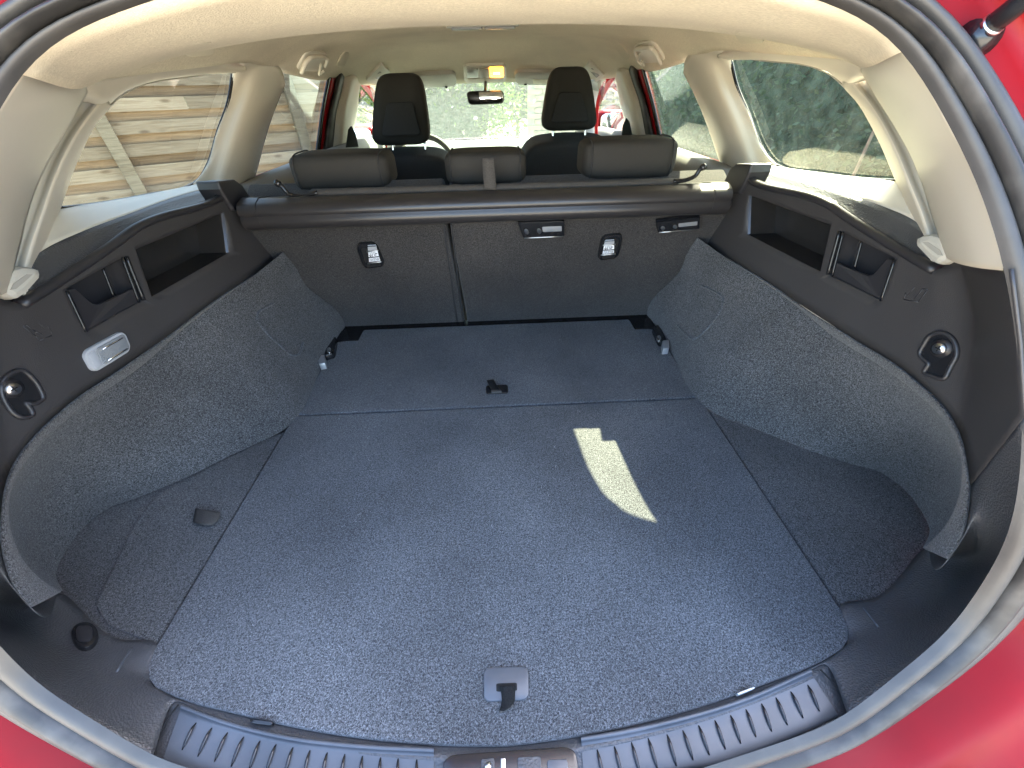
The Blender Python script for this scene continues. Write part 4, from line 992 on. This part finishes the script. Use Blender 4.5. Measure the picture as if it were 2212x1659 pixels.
symbol([(Z(245, 1205), Z(380, 1310)), (Z(280, 1188), Z(380, 1262)), (Z(380, 1310), Z(430, 1357)), (Z(430, 1357), Z(562, 1300)), (Z(562, 1300), Z(545, 1245)), (Z(545, 1245), Z(515, 1200)), (Z(415, 1165), Z(460, 1205)), (Z(380, 1262), Z(460, 1290)), (Z(245, 1205), Z(280, 1188))], 'left')
Z = lambda x, y: (1508.6+x*.318, 274.3+y*.318)
symbol([(Z(1562, 1105), Z(1500, 1190)), (Z(1530, 1098), Z(1475, 1165)), (Z(1500, 1190), Z(1400, 1172)), (Z(1400, 1172), Z(1412, 1125)), (Z(1430, 1140), Z(1475, 1085)), (Z(1562, 1105), Z(1530, 1098))], 'right')
# access flaps pressed into the carpet lining
for side, pts in (('right', [(1516, 617), (1544, 630), (1562, 645), (1560, 665), (1545, 690), (1515, 722), (1500, 733), (1482, 722), (1463, 702)]), ('left', [(590, 655), (556, 683), (557, 695), (566, 708), (600, 742), (633, 768), (640, 768), (655, 740)])):
    g = hitf(WB[side]); lin_ = bpy.data.objects[CARGO[side+'w'][0]]
    n_ = V(-1 if side == 'right' else 1, -.1, .2)
    try: tube("access_flap_edge", [g(*p)+n_*.001 for p in pts], .0028, "carpet", lin_, n=40, seg=6)
    except ValueError as ex: print('flap', ex)
# socket, and step-edge highlights built as pale tubes, in the rear corners
bvL, bvR = bvh_of(CARGO['left'][2:]), bvh_of(CARGO['right'][2:])
g = hitf(bvL)
try:
    q = [g(u, v) for u, v in [(152, 1350), (214, 1348), (212, 1404), (158, 1408)]]
    so = plate("power_socket", q, .007, "gloss_black", trimobj['left'], r=.5, bev=.003, label="capped round power socket in the left corner")
    plate("socket_cap", sub4(q, .2, .2, .8, .8, .007), .002, "black_trim", trimobj['left'], r=.3, bev=.001, depth=.001)
    tube("step_highlight", [g(*p)+V(0, 0, .001) for p in [(284, 1402), (253, 1452)]], .0016, "scuff_plastic", trimobj['left'], n=6)
except ValueError as ex: print(ex)
try:
    g = hitf(bvR); tube("step_highlight", [g(*p)+V(0, 0, .001) for p in [(1865, 1313), (1896, 1354)]], .0014, "scuff_plastic", trimobj['right'], n=6)
except ValueError as ex: print(ex)
# airbag emblem plugs on the C pillars
for px, k in (([(1496, 172), (1508, 172), (1512, 190), (1500, 192)], 'right'), ([(564, 200), (582, 200), (580, 222), (560, 222)], 'left')):
    try:
        q = hq(px, bvh_of(CARGO[k+'p'])); plate("pillar_plug", q, .0012, "beige_plastic", bpy.data.objects[CARGO[k+'p'][0]], r=.5, bev=.0008, depth=.001)
    except ValueError as ex: print('plug', ex)
# floor pan and rear bumper below the opening
obj("bumper", *box((0, -.04, -.30), (1.5, .16, .46)), "red_paint", car, smooth=False, bev=.03)
obj("body_floor", *box((0, 1.9, -.42), (1.5, 3.6, .05)), "black_trim", car, smooth=False)
# engine bay / bonnet
loft("bonnet", [[V(x, 3.42, .20) for x in np.linspace(-.72, .72, 9)], [V(x, 4.0, .12-.06*abs(x)) for x in np.linspace(-.74, .74, 9)], [V(x, 4.35, .12-.06*abs(x)) for x in np.linspace(-.70, .70, 9)]], "red_paint", car, nu=16, per=4, sol=.004)
# wheels
for x in (-.76, .76):
    for y in (.95, 3.65):
        wh = obj("wheel", *tube(None, [V(x-.10, y, GROUND+.31), V(x+.10, y, GROUND+.31)], .31, None, n=3, seg=28), "rubber", car)
        obj("rim", *tube(None, [V(x-.105, y, GROUND+.31), V(x+.105, y, GROUND+.31)], .20, None, n=3, seg=20), "metal", wh)

# ================================================================== outside
gr = obj("ground", [V(-60, -60, GROUND), V(60, -60, GROUND), V(60, 60, GROUND), V(-60, 60, GROUND)], [(0, 1, 2, 3)], "concrete", smooth=False, kind="structure")
# fence on the left
FP = V(-4.4, 5.35, GROUND)                 # the fence runs slantwise to the car, its shaded side towards us
fe = new_empty("wooden_fence", tuple(FP), "weathered horizontal board fence left of the car, seen through its side windows", "fence")
fe.rotation_euler = (0, 0, -math.atan2(.807, .59))
pl_me = {}
random.seed(7)
def boards(y0, y1, x, z, h):
    key = (round(y1-y0, 2), h)
    if key not in pl_me:
        vs, fs = box((0, 0, 0), (.022, y1-y0, h)); me = bpy.data.meshes.new("plank"); me.from_pydata([tuple(v) for v in vs], [], fs); me.materials.append(MATS["fence_wood" if h > .122 else "fence_wood_shaded"]); pl_me[key] = me
    o = bpy.data.objects.new("plank", pl_me[key]); COL.objects.link(o); o.parent = fe
    o.location = (x, (y0+y1)/2, z); o.rotation_euler = (random.uniform(-.004, .004), random.uniform(-.05, .05), 0)
posts_y = [-6.0, -4.0, -2.0, 0.05, 2.1, 2.75]
for i in range(len(posts_y)-1):
    y0, y1 = posts_y[i], posts_y[i+1]; k = 0; z = .08
    while z < 2.35:
        front = k % 2 == 0
        ym = y0+(y1-y0)*random.choice([.42, .6]) if k % 3 == 1 and y1-y0 > 1 else None
        segs = [(y0, y1)] if ym is None else [(y0, ym-.003), (ym+.003, y1)]
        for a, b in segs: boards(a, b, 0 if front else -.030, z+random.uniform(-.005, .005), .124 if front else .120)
        z += .109; k += 1
for y in posts_y:
    for xx in (.06, -.09):
        o = rboxobj("fence_post", V(xx, y, 1.2), (.09, .13, 2.4), .008, "post_wood", fe); o.location = (0, 0, 0)

# foliage
def leafmass(n, c, s, size, m, name, parent, surf=.55, seed=1, kind="stuff"):
    rn = random.Random(seed); vs, fs = [], []
    lobes = [(np.array(c)+V(*[rn.uniform(-.38, .38)*s[k] for k in range(3)]), rn.uniform(.18, .42)) for _ in range(14)]
    for i in range(n):
        lc_, lr = lobes[rn.randrange(len(lobes))]
        d = V(rn.gauss(0, 1), rn.gauss(0, 1), rn.gauss(0, 1)); d /= np.linalg.norm(d)
        p = lc_ + d*np.array(s)*lr*(surf+(1-surf)*rn.random())
        a = V(rn.gauss(0, 1), rn.gauss(0, 1), rn.gauss(0, .6)); a /= np.linalg.norm(a)
        b = np.cross(a, V(rn.gauss(0, 1), rn.gauss(0, 1), rn.gauss(0, 1))); b /= np.linalg.norm(b)
        L = size*rn.uniform(.6, 1.4); o = len(vs)
        vs += [p, p+a*L*.5+b*L*.28, p+a*L, p+a*L*.5-b*L*.28]; fs.append((o, o+1, o+2, o+3))
    return obj(name, vs, fs, m, parent, smooth=False, kind=kind)
def bush(loc, s, size, n, m, label, seed, trunk=True, flowers=0, cat="shrub", name="shrub"):
    th = new_empty(name, (loc[0], loc[1], GROUND), label, cat)
    c = V(loc[0], loc[1], loc[2])
    leafmass(n, c, s, size, m, "crown", th, seed=seed)
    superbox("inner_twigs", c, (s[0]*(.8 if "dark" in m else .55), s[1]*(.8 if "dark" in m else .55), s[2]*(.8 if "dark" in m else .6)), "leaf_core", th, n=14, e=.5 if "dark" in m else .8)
    if flowers: leafmass(flowers, c, (s[0]*1.05, s[1]*1.05, s[2]*1.05), size*.9, "petal", "blossom", th, surf=.95, seed=seed+50)
    if trunk: tube("trunk", [V(loc[0], loc[1], GROUND), V(loc[0]+.05, loc[1], loc[2])], lambda t: .06*(1-.4*t), "bark", th, n=8)
    return th
bush((2.9, 1.5, .45), (1.3, 2.6, 2.2), .055, 20000, "leaf_dark", "dark hedge close beside the right quarter window", 3, cat="hedge", name="hedge")
bush((3.1, 4.2, .55), (1.4, 3.2, 2.5), .055, 16000, "leaf_dark", "dark hedge beyond the right rear door window", 4, cat="hedge", name="hedge")
bush((2.6, -.6, .0), (1.0, 1.6, 1.3), .05, 4000, "leaf_dark", "low dark shrub behind the right rear pillar", 5)
bush((-.75, 7.6, .40), (2.6, 1.1, 2.2), .075, 9000, "leaf", "green flowering shrub seen through the middle of the windscreen", 6, flowers=900)
bush((-2.1, 7.9, .45), (1.2, 1.0, 2.3), .07, 6000, "leaf_yellow", "bright yellow green bush beyond the left front door window", 7, flowers=0)
bush((-3.9, 12.0, 1.4), (6.0, 1.8, 4.6), .14, 7000, "leaf", "tall green tree behind the yellow bush, left of the car's nose", 8, cat="tree", name="tree")
bush((.6, 11.5, 1.2), (5.5, 1.6, 4.2), .13, 7000, "leaf", "broad green tree behind the brick wall and the flowering shrub", 10, cat="tree", name="tree")
bush((3.7, 6.6, .7), (2.4, 2.6, 3.2), .08, 9000, "leaf_dark", "leafy shrub right of the brick wall", 9)
bush((3.9, 9.6, .9), (1.4, 5.5, 3.4), .085, 12000, "leaf_dark", "long dark hedge running away beyond the right front seat", 12, cat="hedge", name="hedge")
# cut branch trunks in front of the right hedge
for (x, y, a, b) in ((2.0, 2.3, .15, .9), (2.05, 1.15, -.2, .8)):
    tb = tube("bare_branch", [V(x, y, GROUND), V(x+.03, y+.05, .1), V(x+a*.4, y+.1, b*.7), V(x+a, y+.25, b)], lambda t: .012*(1-.6*t), "bark", n=14)
    tag(tb, "thin bare branch against the dark hedge %s" % ("by the rear door window" if y > 2 else "by the quarter window"), "branch")
# brick wall ahead
bw = new_empty("brick_wall", (1.6, 7.2, GROUND), "tan brick wall with pale joints ahead of the car, right of the flowering shrub", "wall")
wx0, wx1, wy = .55, 2.15, 7.2
obj("mortar_core", *box(((wx0+wx1)/2, wy+.06, .25), (wx1-wx0, .10, 1.74)), "mortar", bw, smooth=False)
vs, fs = box((0, 0, 0), (.205, .10, .062)); bme = bpy.data.meshes.new("brick"); bme.from_pydata([tuple(v) for v in vs], [], fs); bme.materials.append(MATS["brick"])
z = -.05; k = 0
while z < 1.00:
    x = wx0+.10+(.108 if k % 2 else 0)
    while x < wx1-.08:
        o = bpy.data.objects.new("brick", bme); COL.objects.link(o); o.parent = bw
        o.location = Vector((x, wy+random.uniform(-.003, .003), z))-Vector(bw.location); x += .216
    z += .074; k += 1
